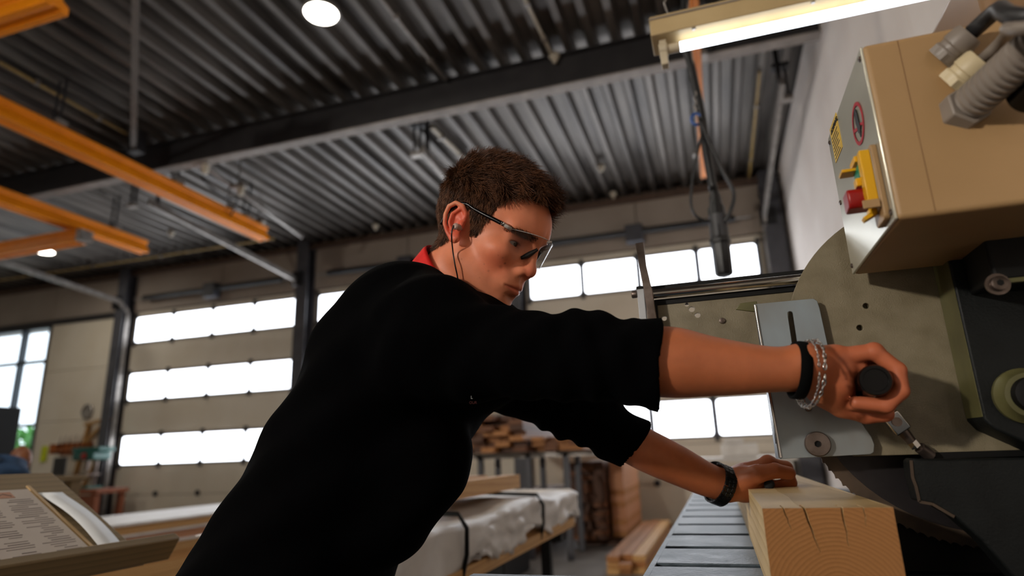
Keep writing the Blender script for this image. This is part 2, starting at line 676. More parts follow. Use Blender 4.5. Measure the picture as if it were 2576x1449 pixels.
# open the far wall behind the clear window
wf_me = wf.data
bm = bmesh.new()
bm.from_mesh(wf_me)
bm.clear()
bm.to_mesh(wf_me)
bm.free()
nb = B().box((-13.88, YW + .12, 0), (XR + .1, YW + .3, 5.5)).box((XL, YW + .12, 4.2), (-13.88, YW + .3, 5.5)).box((XL, YW + .0, 0), (-13.88, YW + .3, .9))
wf_me.from_pydata(nb.v, [], nb.f)
m_grass = mat('green_leaves', '4f9a3a', '2f6a2a', rough=.6, scale=10)
m_yard = mat('pale_yard', 'c9c6bd', 'b5b1a8', rough=.8)
tag(B().box((-26, YW + .3, -.3), (-8, YW + 12, -.1)).build('yard_ground', m_yard), kind='structure')
hd = thing('hedge', 'green hedge outside seen through the left window', 'hedge', (-17, YW + 3, -.1))
vv, ff = [], []
for k in range(1500):
    p = Vector((rng.uniform(-19.5, -15.2), YW + 3 + rng.normal(0, .35), 0))
    p.z = -.1 + rng.uniform(0, 2.15 + .25 * math.sin(p.x * 3))
    q = Vector(rng.normal(size=3)).normalized()
    r_ = q.orthogonal().normalized() * .09
    k0 = len(vv)
    vv += [p - q * .12, p + r_, p + q * .12, p - r_]
    ff.append((k0, k0 + 1, k0 + 2, k0 + 3))
lf = B().add(vv, ff).build('foliage', m_grass, hd)
lf['kind'] = 'stuff'
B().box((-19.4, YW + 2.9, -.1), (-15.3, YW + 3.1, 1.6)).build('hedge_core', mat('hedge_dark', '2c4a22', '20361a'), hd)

# ------------------------------------------------------------------ lamps on the ceiling
m_lampface = emit('lamp_diffuser', 'fff6e6', 14.0)
m_lampbody = mat('lamp_housing', '8d8a86', '7c7975', rough=.4, metal=.5)


def highbay(x, y, label):
    t = thing('ceiling_lamp', label, 'lamp', (x, y, ZC - .15), 'round high-bay lamps')
    B().lathe((x, y, ZC - .012), (0, 0, -1), [(0, .05), (.05, .07), (.07, .165), (.125, .175), (.13, .16)], 28).build('housing', m_lampbody, t, smooth=True)
    B().lathe((x, y, ZC - .141), (0, 0, -1), [(0, .155), (.008, .15)], 28).build('diffuser', m_lampface, t, smooth=True)
    ld = bpy.data.lights.new('lamp_light', 'AREA')
    ld.shape = 'DISK'
    ld.size = .3
    ld.energy = LAMP_W
    ld.color = (1, .93, .82)
    lo = bpy.data.objects.new('lamp_light', ld)
    C.objects.link(lo)
    lo.parent = t
    lo.location = (0, 0, -.01)


highbay(-3.08, 4.24, 'lit round ceiling lamp at the top of the ribbed ceiling, alone above the man')
highbay(-11.75, 8.1, 'lit round ceiling lamp low at the left under the crane rails')
for x, y, lab in ((-3.08, .4, 'nearest the photographer, above and to the left'), (-3.08, -3.4, 'behind the photographer on the right row'), (-7.4, .4, 'in the middle row beside the photographer'),  # out-of-view lamps, added to light the hall
                  (-11.75, 4.2, 'over the left side before the bench wall'), (-11.75, .4, 'by the left wall level with the photographer'), (-7.4, -3.4, 'behind the photographer in the middle row')):
    highbay(x, y, 'added lit round ceiling lamp, out of view, ' + lab)

# assumed flood lamp on the back wall, unseen, placed to match the shadow directions
fp0, aim = Vector((-5.8, YB + .35, 3.5)), Vector((.1, 1.0, 1.2))
t = thing('assumed_flood_lamp', 'assumed square flood lamp, unseen, on a bracket of the wall behind the photographer', 'lamp', tuple(fp0))
fd_ = (aim - fp0).normalized()
fx, fy, fz = frame(fd_, (0, 0, 1))
B().obox(fp0 - fd_ * .05, (fx, fy, fz), (.2, .24, .045)).build('housing', m_lampbody, t, bevel=.01)
B().obox(fp0 - fd_ * .004, (fx, fy, fz), (.17, .21, .003)).build('diffuser', m_lampface, t)
B().bar(fp0 - fd_ * .09, (fp0.x, YB, fp0.z), .04, .04).build('bracket', m_steel_dk, t)
ld = bpy.data.lights.new('assumed_flood_light', 'AREA')
ld.shape = 'RECTANGLE'
ld.size, ld.size_y = .42, .34
ld.energy = FLOOD_W
ld.color = (1, .91, .80)
ld.spread = math.radians(110)
lo = bpy.data.objects.new('assumed_flood_light', ld)
C.objects.link(lo)
lo.parent = t
lo.rotation_euler = (-fd_).to_track_quat('Z', 'Y').to_euler()
lo.location = fd_ * .012

# small pale sensors and conduits under the deck
for px_, py_, lab in ((1395, 148, 'small pale sprinkler head at the end of a conduit beside the roof beam'),
                      (1512, 425, 'small pale detector on the ribbed ceiling right of the man\'s hair'),
                      (1543, 492, 'small pale detector at the ceiling edge above the right door'),
                      (945, 572, 'small pale detector at the ceiling edge left of the man\'s head'),
                      (430, 590, 'small pale detector on the ceiling between two orange rails')):
    p = UZ(px_, py_, ZC - .06)
    t = thing('ceiling_detector', lab, 'detector', (p.x, p.y, ZC - .1), 'small detectors on the ceiling')
    B().lathe((p.x, p.y, ZC + .0), (0, 0, -1), [(0, .055), (.04, .06), (.06, .045)], 14).build('base', m_pale, t, smooth=True)
    B().lathe((p.x, p.y, ZC - .06), (0, 0, -1), [(0, .03), (.04, .028), (.05, .015)], 12).build('cap', m_pale, t, smooth=True)


def conduit(p0, p1, r, m, label):
    p0, p1 = Vector(p0), Vector(p1)
    t = thing('conduit', label, 'conduit', tuple(p0), 'conduits under the roof deck')
    B().cyl(p0, p1, r, n=10).build('pipe', m, t, smooth=True)
    L = (p1 - p0).length
    for k in range(max(2, int(L / 1.5))):
        q = p0.lerp(p1, (k + .5) / max(2, int(L / 1.5)))
        B().box((q.x - r * 1.6, q.y - .02, q.z - r * 1.3), (q.x + r * 1.6, q.y + .02, ZC + .005)).build('clip', m_galv, t)


zc_ = ZC - .03
conduit(UZ(1302, -40, zc_), UZ(1388, 138, zc_), .017, m_pale, 'pale conduit ending at a sprinkler head above the man')
conduit(UZ(945, -20, zc_), UZ(1120, 200, zc_), .02, m_galv, 'bright galvanised conduit on the ceiling right of the ceiling lamp')
conduit(UZ(1911, 180, zc_), UZ(1884, 452, zc_), .018, m_yell, 'yellowish conduit on the ceiling near the right wall')
conduit(UZ(0, 157, zc_), UZ(318, 336, zc_), .018, m_yell, 'thin yellowish conduit on the dark ceiling at the left')
conduit(UZ(1085, 320, zc_), UZ(1178, 408, zc_), .03, m_pale, 'thick pale conduit on the ceiling behind the man\'s hair')
conduit(UZ(0, 705, zc_ - .05), UZ(690, 600, zc_ - .05), .02, m_yell, 'yellow pipe running along the top of the far wall')

# diagonal wind brace under the roof at the left
t = thing('wind_brace', 'grey diagonal brace rod under the dark ceiling at the left', 'brace', (-5.7, 4.6, 5.1))
B().bar(UZ(342, -40, 5.12), UZ(336, 372, 4.96), .06, .06).build('rod', mat('brown_grey_paint', '6b635c', '5d5650'), t)
p = UZ(336, 372, 4.96)
B().box((p.x - .08, p.y - .02, p.z - .05), (p.x + .08, p.y + .1, p.z + .25)).build('gusset', m_steel_dk, t)

# ------------------------------------------------------------------ orange crane rails
def crane_rail(p0, p1, label, hang=(), k=1.):
    p0, p1 = Vector(p0), Vector(p1)
    t = thing('crane_rail', label, 'crane rail', tuple((p0 + p1) / 2), 'orange crane rails')
    d = (p1 - p0).normalized()
    s = d.cross(ZA).normalized()
    pr = [(-.065, .1), (.065, .1), (.06, .06), (.035, .045), (.035, -.02), (.09, -.05), (.09, -.12), (.03, -.12), (.03, -.1), (-.03, -.1),
          (-.03, -.12), (-.09, -.12), (-.09, -.05), (-.035, -.02), (-.035, .045), (-.06, .06)]
    pr = [(a * k, b_ * k) for a, b_ in pr]
    B().prism(pr, p0, s, ZA, d, (p1 - p0).length).build('profile', m_orange, t, bevel=.008)
    for f_ in hang:
        q = p0.lerp(p1, f_)
        B().bar(q + s * .05 + ZA * .1, Vector((q.x, q.y, ZC)) + s * .05, .02, .02).build('hanger_rod', m_steel_dk, t)
        B().bar(q - s * .05 + ZA * .1, Vector((q.x, q.y, ZC)) - s * .05, .02, .02).build('hanger_rod', m_steel_dk, t)
        B().obox(q + ZA * .125, (d, s, ZA), (.06, .1, .025)).build('clamp', m_galv, t)
    return t


crane_rail((-6.45, -1.2, 4.6), (-6.45, 7.74, 4.6), 'long orange crane rail reaching furthest into the hall, upper left', (.62, .8, .95))
crane_rail((-8.6, -1.2, 4.6), (-8.6, 7.5, 4.6), 'orange crane rail at the left, second below the longest one', (.7, .93))
crane_rail((-10.6, 6.3, 4.38), (-8.45, 6.3, 4.38), 'short orange crane bridge beam at the left edge, under two rails', ())
crane_rail((-5.3, 2.86, 4.62), (-4.45, 2.86, 4.62), 'orange crane beam in the top left corner', (.5,))
crane_rail((.2, .2, 4.6), (.2, 8.1, 4.6), 'orange crane rail seen end-on behind the hanging control cable', (.68, .95), .42)
# end stop on the bridge beam
t = thing('rail_end_stop', 'grey ribbed end stop at the tip of the short orange bridge beam', 'end stop', (-8.4, 6.3, 4.38))
for k in range(3):
    B().box((-8.435, 6.2, 4.28 + .06 * k), (-8.34, 6.4, 4.32 + .06 * k)).build('rib', m_galv, t)
B().box((-8.449, 6.22, 4.27), (-8.43, 6.38, 4.46)).build('plate', m_galv, t)
# festoon trolleys with a looped cable at the end of the long rail
pts = []
for k, (x_, y_) in enumerate(((510, 412), (600, 468), (572, 525), (650, 557))):
    p = UZ(x_, y_, 4.88)
    t = thing('cable_trolley', ['small festoon trolley highest of four by the orange rail end', 'small festoon trolley with pale bumper, right of the highest one',
                                'small festoon trolley on the orange rail, third from the top', 'small festoon trolley at the tip of the long orange rail'][k],
              'trolley', tuple(p), 'festoon trolleys by the orange rail')
    B().box((p.x - .12, p.y - .05, p.z - .03), (p.x + .12, p.y + .05, p.z + .03)).build('carriage', m_galv, t, bevel=.008)
    B().lathe((p.x + .05, p.y, p.z - .03), (0, 0, -1), [(0, .05), (.1, .045), (.12, .03)], 10).build('cable_clip', m_pale, t, smooth=True)
    B().bar((p.x, p.y, p.z), (p.x, p.y, ZC), .02, .02).build('rod', m_galv, t)
    pts.append(p)
cb = []
for a, bb in zip(pts, pts[1:]):
    cb += bez(a - ZA * .16, a - ZA * .30, bb - ZA * .30, bb - ZA * .16, 8)
tag(B().tube(cb, .014, 6).build('festoon_cable', m_black, at=tuple(pts[0]), smooth='all'), 'black cable looping between small trolleys by the orange rail', 'cable')
# bridge rod between ceiling rails (thin galvanised arm)
tag(B().bar(UZ(520, 420, 4.9), UZ(760, 596, 4.9), .05, .05).build('festoon_track', m_galv, at=tuple(UZ(520, 420, 4.9))), 'thin galvanised arm beyond the end of the long orange rail', 'rail')
for px_, py_, lab in ((340, 470, 'black clamp bracket hanging below the long orange rail'), (1050, 335, 'black double-rod bracket hanging from the roof beam above the man'), (1965, 190, 'dark bracket with cable at the ceiling corner by the right wall')):
    p = UZ(px_, py_, 5.0)
    t = thing('hanger_bracket', lab, 'bracket', (p.x, p.y, 4.7), 'hanger brackets')
    for s_ in (-.04, .04):
        B().bar((p.x + s_, p.y, 5.1), (p.x + s_, p.y, 4.72), .025, .025).build('rod', m_steel_dk, t)
    B().box((p.x - .08, p.y - .05, 4.68), (p.x + .08, p.y + .05, 4.73)).build('foot', m_galv, t, bevel=.006)
    B().box((p.x - .09, p.y - .06, 5.08), (p.x + .09, p.y + .06, 5.13)).build('clamp', m_steel_dk, t, bevel=.006)

# ================================================================== THE SAW
def cut(o, cutters):
    """boolean-subtract a list of B solids from an object and bake the result"""
    tmp = []
    for cb_ in cutters:
        co = cb_.build('cutter', m_black, at=None)
        tmp.append(co)
        md = o.modifiers.new('cut', 'BOOLEAN')
        md.operation = 'DIFFERENCE'
        md.object = co
        md.solver = 'EXACT'
        co.location -= Vector((0, 0, 0))
    bpy.context.view_layer.update()
    me = bpy.data.meshes.new_from_object(o.evaluated_get(bpy.context.evaluated_depsgraph_get()))
    o.modifiers.clear()
    old = o.data
    o.data = me
    bpy.data.meshes.remove(old)
    for co in tmp:
        cd = co.data
        bpy.data.objects.remove(co)
        bpy.data.meshes.remove(cd)
    return o


m_hammer = mat('tan_hammertone_paint', '80765f', '70664f', rough=.42, scale=30, bump=.2, bscale=520, coat=.15)
m_hammer_dk = mat('dark_green_hammertone', '131616', '0c0e0e', rough=.55, scale=20, bump=.12, bscale=300, spec=.25)
m_olive = mat('olive_edge_paint', '5f5c38', '504d2e', rough=.45, scale=20)
m_zinc = mat('brushed_zinc_plate', 'a2b3bf', '817b70', rough=.4, metal=.6, scale=9, stretch=(1, 1, .5), rvar=.12, lo=.25, hi=.75)  # bluish base colour holds a painted reflection of sky
m_zinc2 = mat('worn_zinc', 'a8a49c', '807b72', rough=.4, metal=.7, scale=30, rvar=.1)
m_chrome = mat('polished_rod', 'd5d2cf', 'c5c2bf', rough=.12, metal=1., scale=40)
m_cast = mat('bare_cast_steel', '7d7069', '5f534c', rough=.38, metal=.8, scale=40, rvar=.12)
m_blk = mat('glossy_black_knob', '050506', '030304', rough=.25, scale=10, spec=.25)
m_blade = mat('dark_saw_steel', '383435', '2a2627', rough=.38, metal=.6, scale=16)
m_rim = mat('brown_saw_rim', '5a4a3c', '463a30', rough=.5, metal=.4, scale=30)
m_dkbody = mat('black_machine_paint', '0d0d0d', '080808', rough=.55, scale=12, spec=.25)
m_table = mat('steel_table_top', '56616a', '3f4951', rough=.45, metal=.6, scale=22, bump=.12, bscale=120, rvar=.12)

saw = thing('radial_saw', 'tan and zinc radial saw with round blade guard above the beam', 'saw', (.32, 1.0, 1.0))
YG = 1.0
gc, gr = (.324, 1.216), .211
poly = []
a0 = math.asin((1.064 - gc[1]) / gr)
for i in range(40):
    a = math.pi - a0 + (a0 - math.pi + math.pi * .35) * 0 - (math.pi - a0 - math.pi * .42) * i / 39
    poly.append((gc[0] + gr * math.cos(a), gc[1] + gr * math.sin(a)))
poly = [(p[0], max(p[1], 1.064)) for p in poly]
poly += [(.62, 1.426), (.62, 1.064)]
g = B().prism(poly, (0, YG, 0), XA, ZA, YA, .016).build('blade_guard', m_hammer, saw)
cut(g, [B().cyl(Vector((x_, YG - .02, z_)), Vector((x_, YG + .014, z_)), .0042, n=14) for x_, z_ in ((.225, 1.273), (.212, 1.242))])
for md in (g.modifiers.new('edge', 'BEVEL'),):
    md.width = .0015
    md.limit_method = 'ANGLE'
poly2 = [(gc[0] + (x_ - gc[0]) * .96, gc[1] + (z_ - gc[1]) * .96) for x_, z_ in poly]
B().prism(poly2, (0, YG + .016, 0), XA, ZA, YA, .1).build('guard_hood', m_hammer, saw)
B().box((.26, YG - .0015, 1.058), (.62, YG + .11, 1.066)).build('guard_bottom_rim', m_dkbody, saw)

# zinc adjusting plate with slot, bent lip, knob and screw
Y1 = .984
pp = [(1897, 765), (2046, 751), (2056, 757), (2062, 775), (2084, 875), (2100, 945), (2130, 1012), (2192, 1098), (2200, 1118), (2198, 1138), (2190, 1143), (1962, 1155)]
poly = [(U(a, b_, Y1).x, U(a, b_, Y1).z) for a, b_ in pp]
pl = B().prism(poly, (0, Y1, 0), XA, ZA, YA, .0025).build('adjusting_plate', m_zinc, saw)
s0, s1 = U(1988, 789, Y1), U(2003, 905, Y1)
slot = [(s0.x + .0035 * math.cos(a), s0.z + .0035 * math.sin(a)) for a in [math.pi * i / 8 for i in range(9)]] + \
       [(s0.x - .0035, s1.z), (s0.x + .0035, s1.z)]
cut(pl, [B().prism(slot, (0, Y1 - .01, 0), XA, ZA, YA, .03)])
md = pl.modifiers.new('edge', 'BEVEL')
md.width = .0006
md.limit_method = 'ANGLE'
q0, q1 = U(1897, 765, Y1), U(1962, 1155, Y1)
B().add([(q0.x, Y1, q0.z), (q0.x, Y1 + .008, q0.z), (q1.x, Y1 + .07, q1.z + .0), (q1.x, Y1, q1.z),
         (q0.x + .002, Y1, q0.z), (q0.x + .002, Y1 + .008, q0.z), (q1.x + .002, Y1 + .07, q1.z), (q1.x + .002, Y1, q1.z)],
        [(0, 1, 2, 3), (7, 6, 5, 4), (0, 4, 5, 1), (1, 5, 6, 2), (2, 6, 7, 3), (3, 7, 4, 0)]).build('bent_lip', m_zinc, saw)
B().bar((q1.x - .0008, Y1 + .02, 1.085), (q1.x - .0008, Y1 + .016, 1.165), .004, .0012, (1, 0, 0)).build('lip_slot', m_dkbody, saw)
B().cyl((q0.x + .001, Y1 - .0005, q0.z - .002), (q1.x + .001, Y1 - .0005, q1.z + .002), .0022, n=10).build('lip_edge', m_chrome, saw, smooth=True)
k = U(2055, 1117, Y1)
kn = B().lathe((k.x, Y1, k.z), (0, -1, 0), [(0, .0155), (.002, .0168), (.009, .0168), (.0105, .0155), (.0105, .0046), (.006, .0042)], 36).build('clamp_knob', m_cast, saw, smooth=True)
B().lathe((k.x, Y1 - .0062, k.z), (0, -1, 0), [(0, .0042), (.0004, .004)], 6).build('hex_socket', m_dkbody, kn)
k = U(2033, 1028, Y1)
kn = B().lathe((k.x, Y1, k.z), (0, -1, 0), [(0, .0045), (.003, .0042), (.004, .003)], 14).build('plate_screw', m_cast, saw, smooth=True)
B().lathe((k.x, Y1 - .0041, k.z), (0, -1, 0), [(0, .0022), (.0003, .002)], 6).build('hex_socket', m_dkbody, kn)
k = U(1885, 775, 1.0)
B().prism([(-.02, 0), (-.012, .009), (.012, .01), (.012, -.008), (0, -.005)], (k.x, 1.0, k.z), XA, ZA, YA, .004).build('catch_tab', m_olive, saw, bevel=.001)

# raised side cover, motor block and hub at the right
cv = [(.318, 1.43), (.318, 1.105), (.326, 1.093), (.42, 1.035), (.8, 1.0), (.8, 1.43)]
B().prism(cv, (0, .94, 0), XA, ZA, YA, .06).build('side_cover', m_hammer_dk, saw, bevel=.003)
B().bar((.3185, .97, 1.108), (.3185, .97, 1.43), .056, .002, (1, 0, 0)).build('cover_edge', m_olive, saw)
B().box((.333, .86, 1.262), (.8, .94, 1.40)).build('motor_block', m_dkbody, saw, bevel=.004)
B().box((.331, .8585, 1.258), (.8, .868, 1.263)).build('motor_block_lip', m_olive, saw)
k = U(2508, 716, .86)
bo = B().lathe((k.x, .86, k.z), (0, -1, 0), [(0, .013), (.003, .013), (.003, .009), (.009, .0085), (.01, .006)], 20).build('block_bolt', m_cast, saw, smooth=True)
B().lathe((k.x, .8499, k.z), (0, -1, 0), [(0, .004), (.0004, .004)], 6).build('hex_socket', m_dkbody, bo)
k = U(2585, 995, .93)
B().lathe((k.x, .94, k.z), (0, -1, 0), [(0, .034), (.006, .034), (.012, .029), (.02, .027), (.022, .018)], 32).build('arbor_hub', m_olive, saw, smooth=True)
B().lathe((k.x, .921, k.z), (0, -1, 0), [(0, .022), (.012, .02), (.014, .012)], 28).build('arbor_cap', m_dkbody, saw, smooth=True)
# saw arm behind
B().box((.52, 1.13, 1.30), (XR - .02, 1.5, 1.92)).build('saw_arm', mat('beige_machine_paint', '8a6a4a', '7d5f41', rough=.5, scale=6), saw, bevel=.02)
B().box((.75, .9, 0), (1.25, 1.5, 1.42)).build('saw_column', m_dkbody, saw, bevel=.02)
# blade, lower guard and dark backing
bc, br = (.345, 1.17), .233
teeth = []
for i in range(110):
    a = 2 * math.pi * i / 110
    teeth += [(br * math.cos(a), br * math.sin(a)), ((br - .003) * math.cos(a + .01), (br - .003) * math.sin(a + .01)), ((br - .0026) * math.cos(a + .035), (br - .0026) * math.sin(a + .035))]
bl = B().prism(teeth, (bc[0], 1.052, bc[1]), XA, ZA, YA, .003).build('blade', m_rim, saw)
B().lathe((bc[0], 1.0515, bc[1]), (0, -1, 0), [(0, .212), (.0006, .212)], 64).build('blade_face', m_blade, bl)
B().lathe((bc[0], 1.05, bc[1]), (0, -1, 0), [(0, .05), (.006, .05)], 32).build('blade_flange', m_cast, bl)
lg = [U(a, b_, .95) for a, b_ in ((2291, 1158), (2300, 1153), (2322, 1155), (2576, 1152), (2700, 1150), (2700, 1600), (2576, 1480), (2470, 1360), (2400, 1300), (2345, 1268), (2312, 1262), (2304, 1225), (2295, 1200))]
lo_ = B().prism([(p.x, p.z) for p in lg], (0, .95, 0), XA, ZA, YA, .04).build('lower_guard', m_hammer_dk, saw, bevel=.003)
b = B()
for k_ in range(7):
    p, q = Vector((lg[(k_ + 8) % 13].x, .949, lg[(k_ + 8) % 13].z)), Vector((lg[(k_ + 9) % 13].x, .949, lg[(k_ + 9) % 13].z))
    if k_ < 5:
        b.bar(p, q, .0012, .0035)
b.build('chipped_edge', m_rim, lo_)
B().box((.195, 1.09, .90), (.75, 1.3, 1.0)).box((.27, 1.09, 1.0), (.75, 1.3, 1.06)).build('dark_backing', m_dkbody, saw, bevel=.004)  # added black box that keeps the gap behind the blade dark
ft = U(2480, 1395, .85)
B().box((ft.x, .85, .86), (.7, .93, .925)).build('foot_casting', m_dkbody, saw, bevel=.004)
for k_ in range(3):
    B().box((ft.x + .004, .842, .868 + .02 * k_), (.7, .851, .876 + .02 * k_)).build('casting_rib', m_hammer_dk, saw, bevel=.001)

# handle with cap and its linkage
hx, hz = U(2203, 956, .838).x, U(2203, 956, .838).z
hd_ = B().lathe((hx, .972, hz), (0, -1, 0), [(0, .011), (.01, .0155), (.04, .0165), (.1, .0170), (.126, .0182), (.132, .0185), (.1345, .017), (.1345, .0135), (.133, .013)], 32).build('pull_handle', m_blk, saw, smooth=True)
l0, l1, l2, l3 = Vector((hx + .01, .972, hz - .008)), U(2252, 1062, .968), U(2292, 1110, .975), U(2332, 1140, .985)
B().cyl((hx, .975, hz), l1, .008, n=12).build('lever_neck', m_blk, saw, smooth=True)
x_, y_, z_ = frame(l2 - l1, (0, -1, 0))
fk = B().obox(l1, (x_, y_, z_), (.008, .011, .014)).build('lever_fork', m_chrome, saw, bevel=.002)
B().cyl(l1 - YA * .011, l1 + YA * .006, .006, n=14).build('fork_pin', m_cast, fk, smooth=True)
B().cyl(l1.lerp(l2, .3), l2, .008, .0065, n=10).build('lever_joint', m_cast, saw, smooth=True)
B().lathe(l2, l2 - l1, [(0, .0068), (.009, .0068)], 6).build('lever_nut', m_chrome, saw)
B().cyl(l2, l3, .0048, n=12).build('lever_rod', m_cast, saw, smooth=True)
B().lathe(l3 - (l3 - l2).normalized() * .012, l3 - l2, [(0, .0075), (.018, .0075)], 12).build('lever_collar', m_cast, saw, smooth=True)

# perforated end plate, guide rod and stop lever on the left
YP = 1.15
pl = B().box((-.088, YP, 1.19), (.2, YP + .006, 1.339)).build('end_plate', m_hammer, saw)
hl = [(U(a, b_, YP), r_) for a, b_, r_ in ((1727, 761, .0038), (1740, 778, .0052), (1755, 793, .0048), (1671, 801, .0045))]
cut(pl, [B().cyl((p.x, YP - .02, p.z - (.004 if i == 0 else 0)), (p.x, YP + .03, p.z - (.004 if i == 0 else 0)), r_, n=16) for i, (p, r_) in enumerate(hl)])
B().box((-.092, YP - .004, 1.19), (-.079, YP + .014, 1.342)).build('plate_edge', m_dkbody, saw, bevel=.001)
B().lathe((U(1817, 807, YP).x, YP, U(1817, 807, YP).z), (0, -1, 0), [(0, .0055), (.003, .005), (.0035, .003)], 16).build('plate_rivet', m_cast, saw, smooth=True)
B().cyl((-.098, YP - .012, 1.357), (.3, YP - .012, 1.357), .0085, n=28).build('guide_rod', m_chrome, saw, smooth=True)
B().box((-.092, YP + .004, 1.366), (.3, YP + .02, 1.377)).build('upper_rail', m_dkbody, saw, bevel=.001)
B().box((-.092, YP - .002, 1.338), (.3, YP + .02, 1.349)).build('rod_shade', m_dkbody, saw, bevel=.001)  # black strip standing in for the band of shade under the rod
lv = [(-.1065, 1.453), (-.0915, 1.4535), (-.0905, 1.41), (-.086, 1.375), (-.0835, 1.36), (-.078, 1.25), (-.093, 1.25), (-.0985, 1.36), (-.1025, 1.41)]
B().prism(lv, (0, YP - .03, 0), XA, ZA, YA, .012).build('stop_lever', m_cast, saw, bevel=.0012)
B().box((-.111, YP - .028, 1.25), (-.098, YP - .016, 1.366)).build('lever_bracket', mat('pale_grey_enamel', 'b9bcc0', 'a5a8ac', rough=.45), saw, bevel=.0015)
B().box((-.112, YP - .029, 1.3655), (-.096, YP - .012, 1.371)).build('bracket_cap', m_dkbody, saw, bevel=.001)
B().lathe((-.111, YP - .022, 1.358), (-1, 0, 0), [(0, .005), (.002, .007), (.009, .007), (.0105, .006)], 16).build('lever_pin', m_cast, saw, smooth=True)

# ------------------------------------------------------------------ slatted steel saw table
ZT = .899
tb = thing('saw_table', 'grey steel saw table with cross slots under the beam', 'table', (.3, 1.8, 0))
ye = [.94 + .2 * i for i in range(-3, 12)]
for a, bb in zip(ye, ye[1:]):
    B().box((-.1225, a + .016, ZT - .022), (.9, bb - .016, ZT)).build('slat', m_table, tb, bevel=.0015)
B().box((-.132, ye[0], ZT - .05), (-.1215, ye[-1], ZT - .0005)).build('edge_rail', m_table, tb, bevel=.001)
B().box((-.12, ye[0], ZT - .07), (.9, ye[-1], ZT - .03)).build('table_bed', m_dkbody, tb)
for x_ in (-.06, .82):
    for y_ in (ye[0] + .08, ye[-1] - .08):
        B().box((x_ - .035, y_ - .035, 0), (x_ + .035, y_ + .035, ZT - .07)).build('leg', m_dkbody, tb, bevel=.003)
te = thing('side_table', 'grey steel shelf of the saw at the bottom edge of the picture', 'table', (-.27, .7, 0))
B().box((-.405, .3, ZT - .03), (-.138, 1.032, ZT)).build('top', m_table, te, bevel=.004)
B().box((-.39, .32, 0), (-.33, .38, ZT - .03)).build('leg', m_dkbody, te)
B().box((-.2, .32, 0), (-.145, .38, ZT - .03)).build('leg', m_dkbody, te)
B().box((-.2, .95, 0), (-.145, 1.0, ZT - .03)).build('leg', m_dkbody, te)
B().box((-.39, .95, 0), (-.33, 1.0, ZT - .03)).build('leg', m_dkbody, te)

# ------------------------------------------------------------------ the beam being sawn
m_beam = wood('sawn_pine_beam', 'a06c3a', '875a2c', center=(.004, .014), axis='Y', rings=210, wob=.008, fine=.35)
bx0, bx1, by0, by1, bz0, bz1 = .041, .181, .85, 2.5, ZT + .0005, 1.0095
bm_ = thing('timber_beam', 'square pine beam with cracked end grain on the saw table', 'beam', ((bx0 + bx1) / 2, by0, bz0))
tim = B().box((bx0, by0, bz0), (bx1, by1, bz1)).build('timber', m_beam, bm_)
wedges = []
for px0, px1, dpt, wd in ((1970, 1984, .026, .0016), (2022, 2047, .05, .0026), (2118, 2120, .043, .0022), (2173, 2171, .022, .0014)):
    xa = U(px0, 1279, by0).x
    xb = U(px1, 1279, by0).x
    n_ = 6
    L_, R_ = [], []
    for i in range(n_ + 1):
        t_ = i / n_
        jx = random.uniform(-.0008, .0008) if 0 < i < n_ else 0
        z_ = bz1 + .001 - t_ * dpt
        L_.append((xa + (xb - xa) * t_ + jx - wd / 2 * (1 - t_ * .85), z_))
        R_.append((xa + (xb - xa) * t_ + jx + wd / 2 * (1 - t_ * .85), z_))
    wedges.append(B().prism(L_ + R_[::-1], (0, by0 - .01, 0), XA, ZA, YA, .05))
base = wloc(bm_)
for w_ in wedges:      # cutters live in world space; the timber mesh is stored relative to its parent
    pass
cut(tim, wedges)
md = tim.modifiers.new('edge', 'BEVEL')
md.width = .0012
md.limit_method = 'ANGLE'
md.angle_limit = math.radians(60)

# pale long-grain faces, browner end grain
w_side = wood('planed_pine_face', 'dcc08e', 'c4a46e', center=(.02, -.115), axis='Y', rings=55, wob=.012)
tim.data.materials.append(w_side)
for p_ in tim.data.polygons:
    if abs(p_.normal.y) < .5:
        p_.material_index = 1

# ------------------------------------------------------------------ control box
m_box = mat('beige_box_plastic', 'ad8b61', '9f7e54', rough=.5, scale=5, bump=.04, bscale=300, lo=.3, hi=.7)
m_alu = mat('brushed_aluminium_face', 'd3cfbe', 'bcb8a8', rough=.3, metal=.55, scale=10, stretch=(1, .2, 1), rvar=.08)
m_yel = mat('yellow_switch_plastic', 'e2ab0c', 'd69e08', rough=.4)
m_red = mat('red_button', '9a1512', '85100e', rough=.35)
m_grn = mat('green_button', '13916a', '0f7c5a', rough=.35)
m_gland = mat('grey_cable_gland', '8d8278', '766c63', rough=.45)
m_gland_lt = mat('ivory_cable_gland', 'd6c6a4', 'c5b48f', rough=.45)
m_cable = mat('dark_grey_cable', '2b2a2b', '232223', rough=.5)
BX, BY0, BY1, BZ0, BZ1 = .209, .73, .968, 1.312, 1.528
cbx = thing('control_box', 'beige electrical control box with yellow switch and metal front', 'control box', (.4, .85, BZ0))
B().box((BX, BY0, BZ0), (.62, BY1, BZ1)).build('housing', m_box, cbx, bevel=.006, segs=3)
sx_ = BX + .036
B().box((sx_, BY0 - .0004, BZ0 + .004), (sx_ + .0007, BY0 + .002, BZ1 - .004)).build('lid_seam', mat('box_seam', '8f6d49', '80603f', rough=.6), cbx)
fp = B().box((BX - .0015, BY0 + .002, BZ0 + .001), (BX + .002, BY1 - .001, BZ1 - .001)).build('face_plate', m_alu, cbx, bevel=.0015)
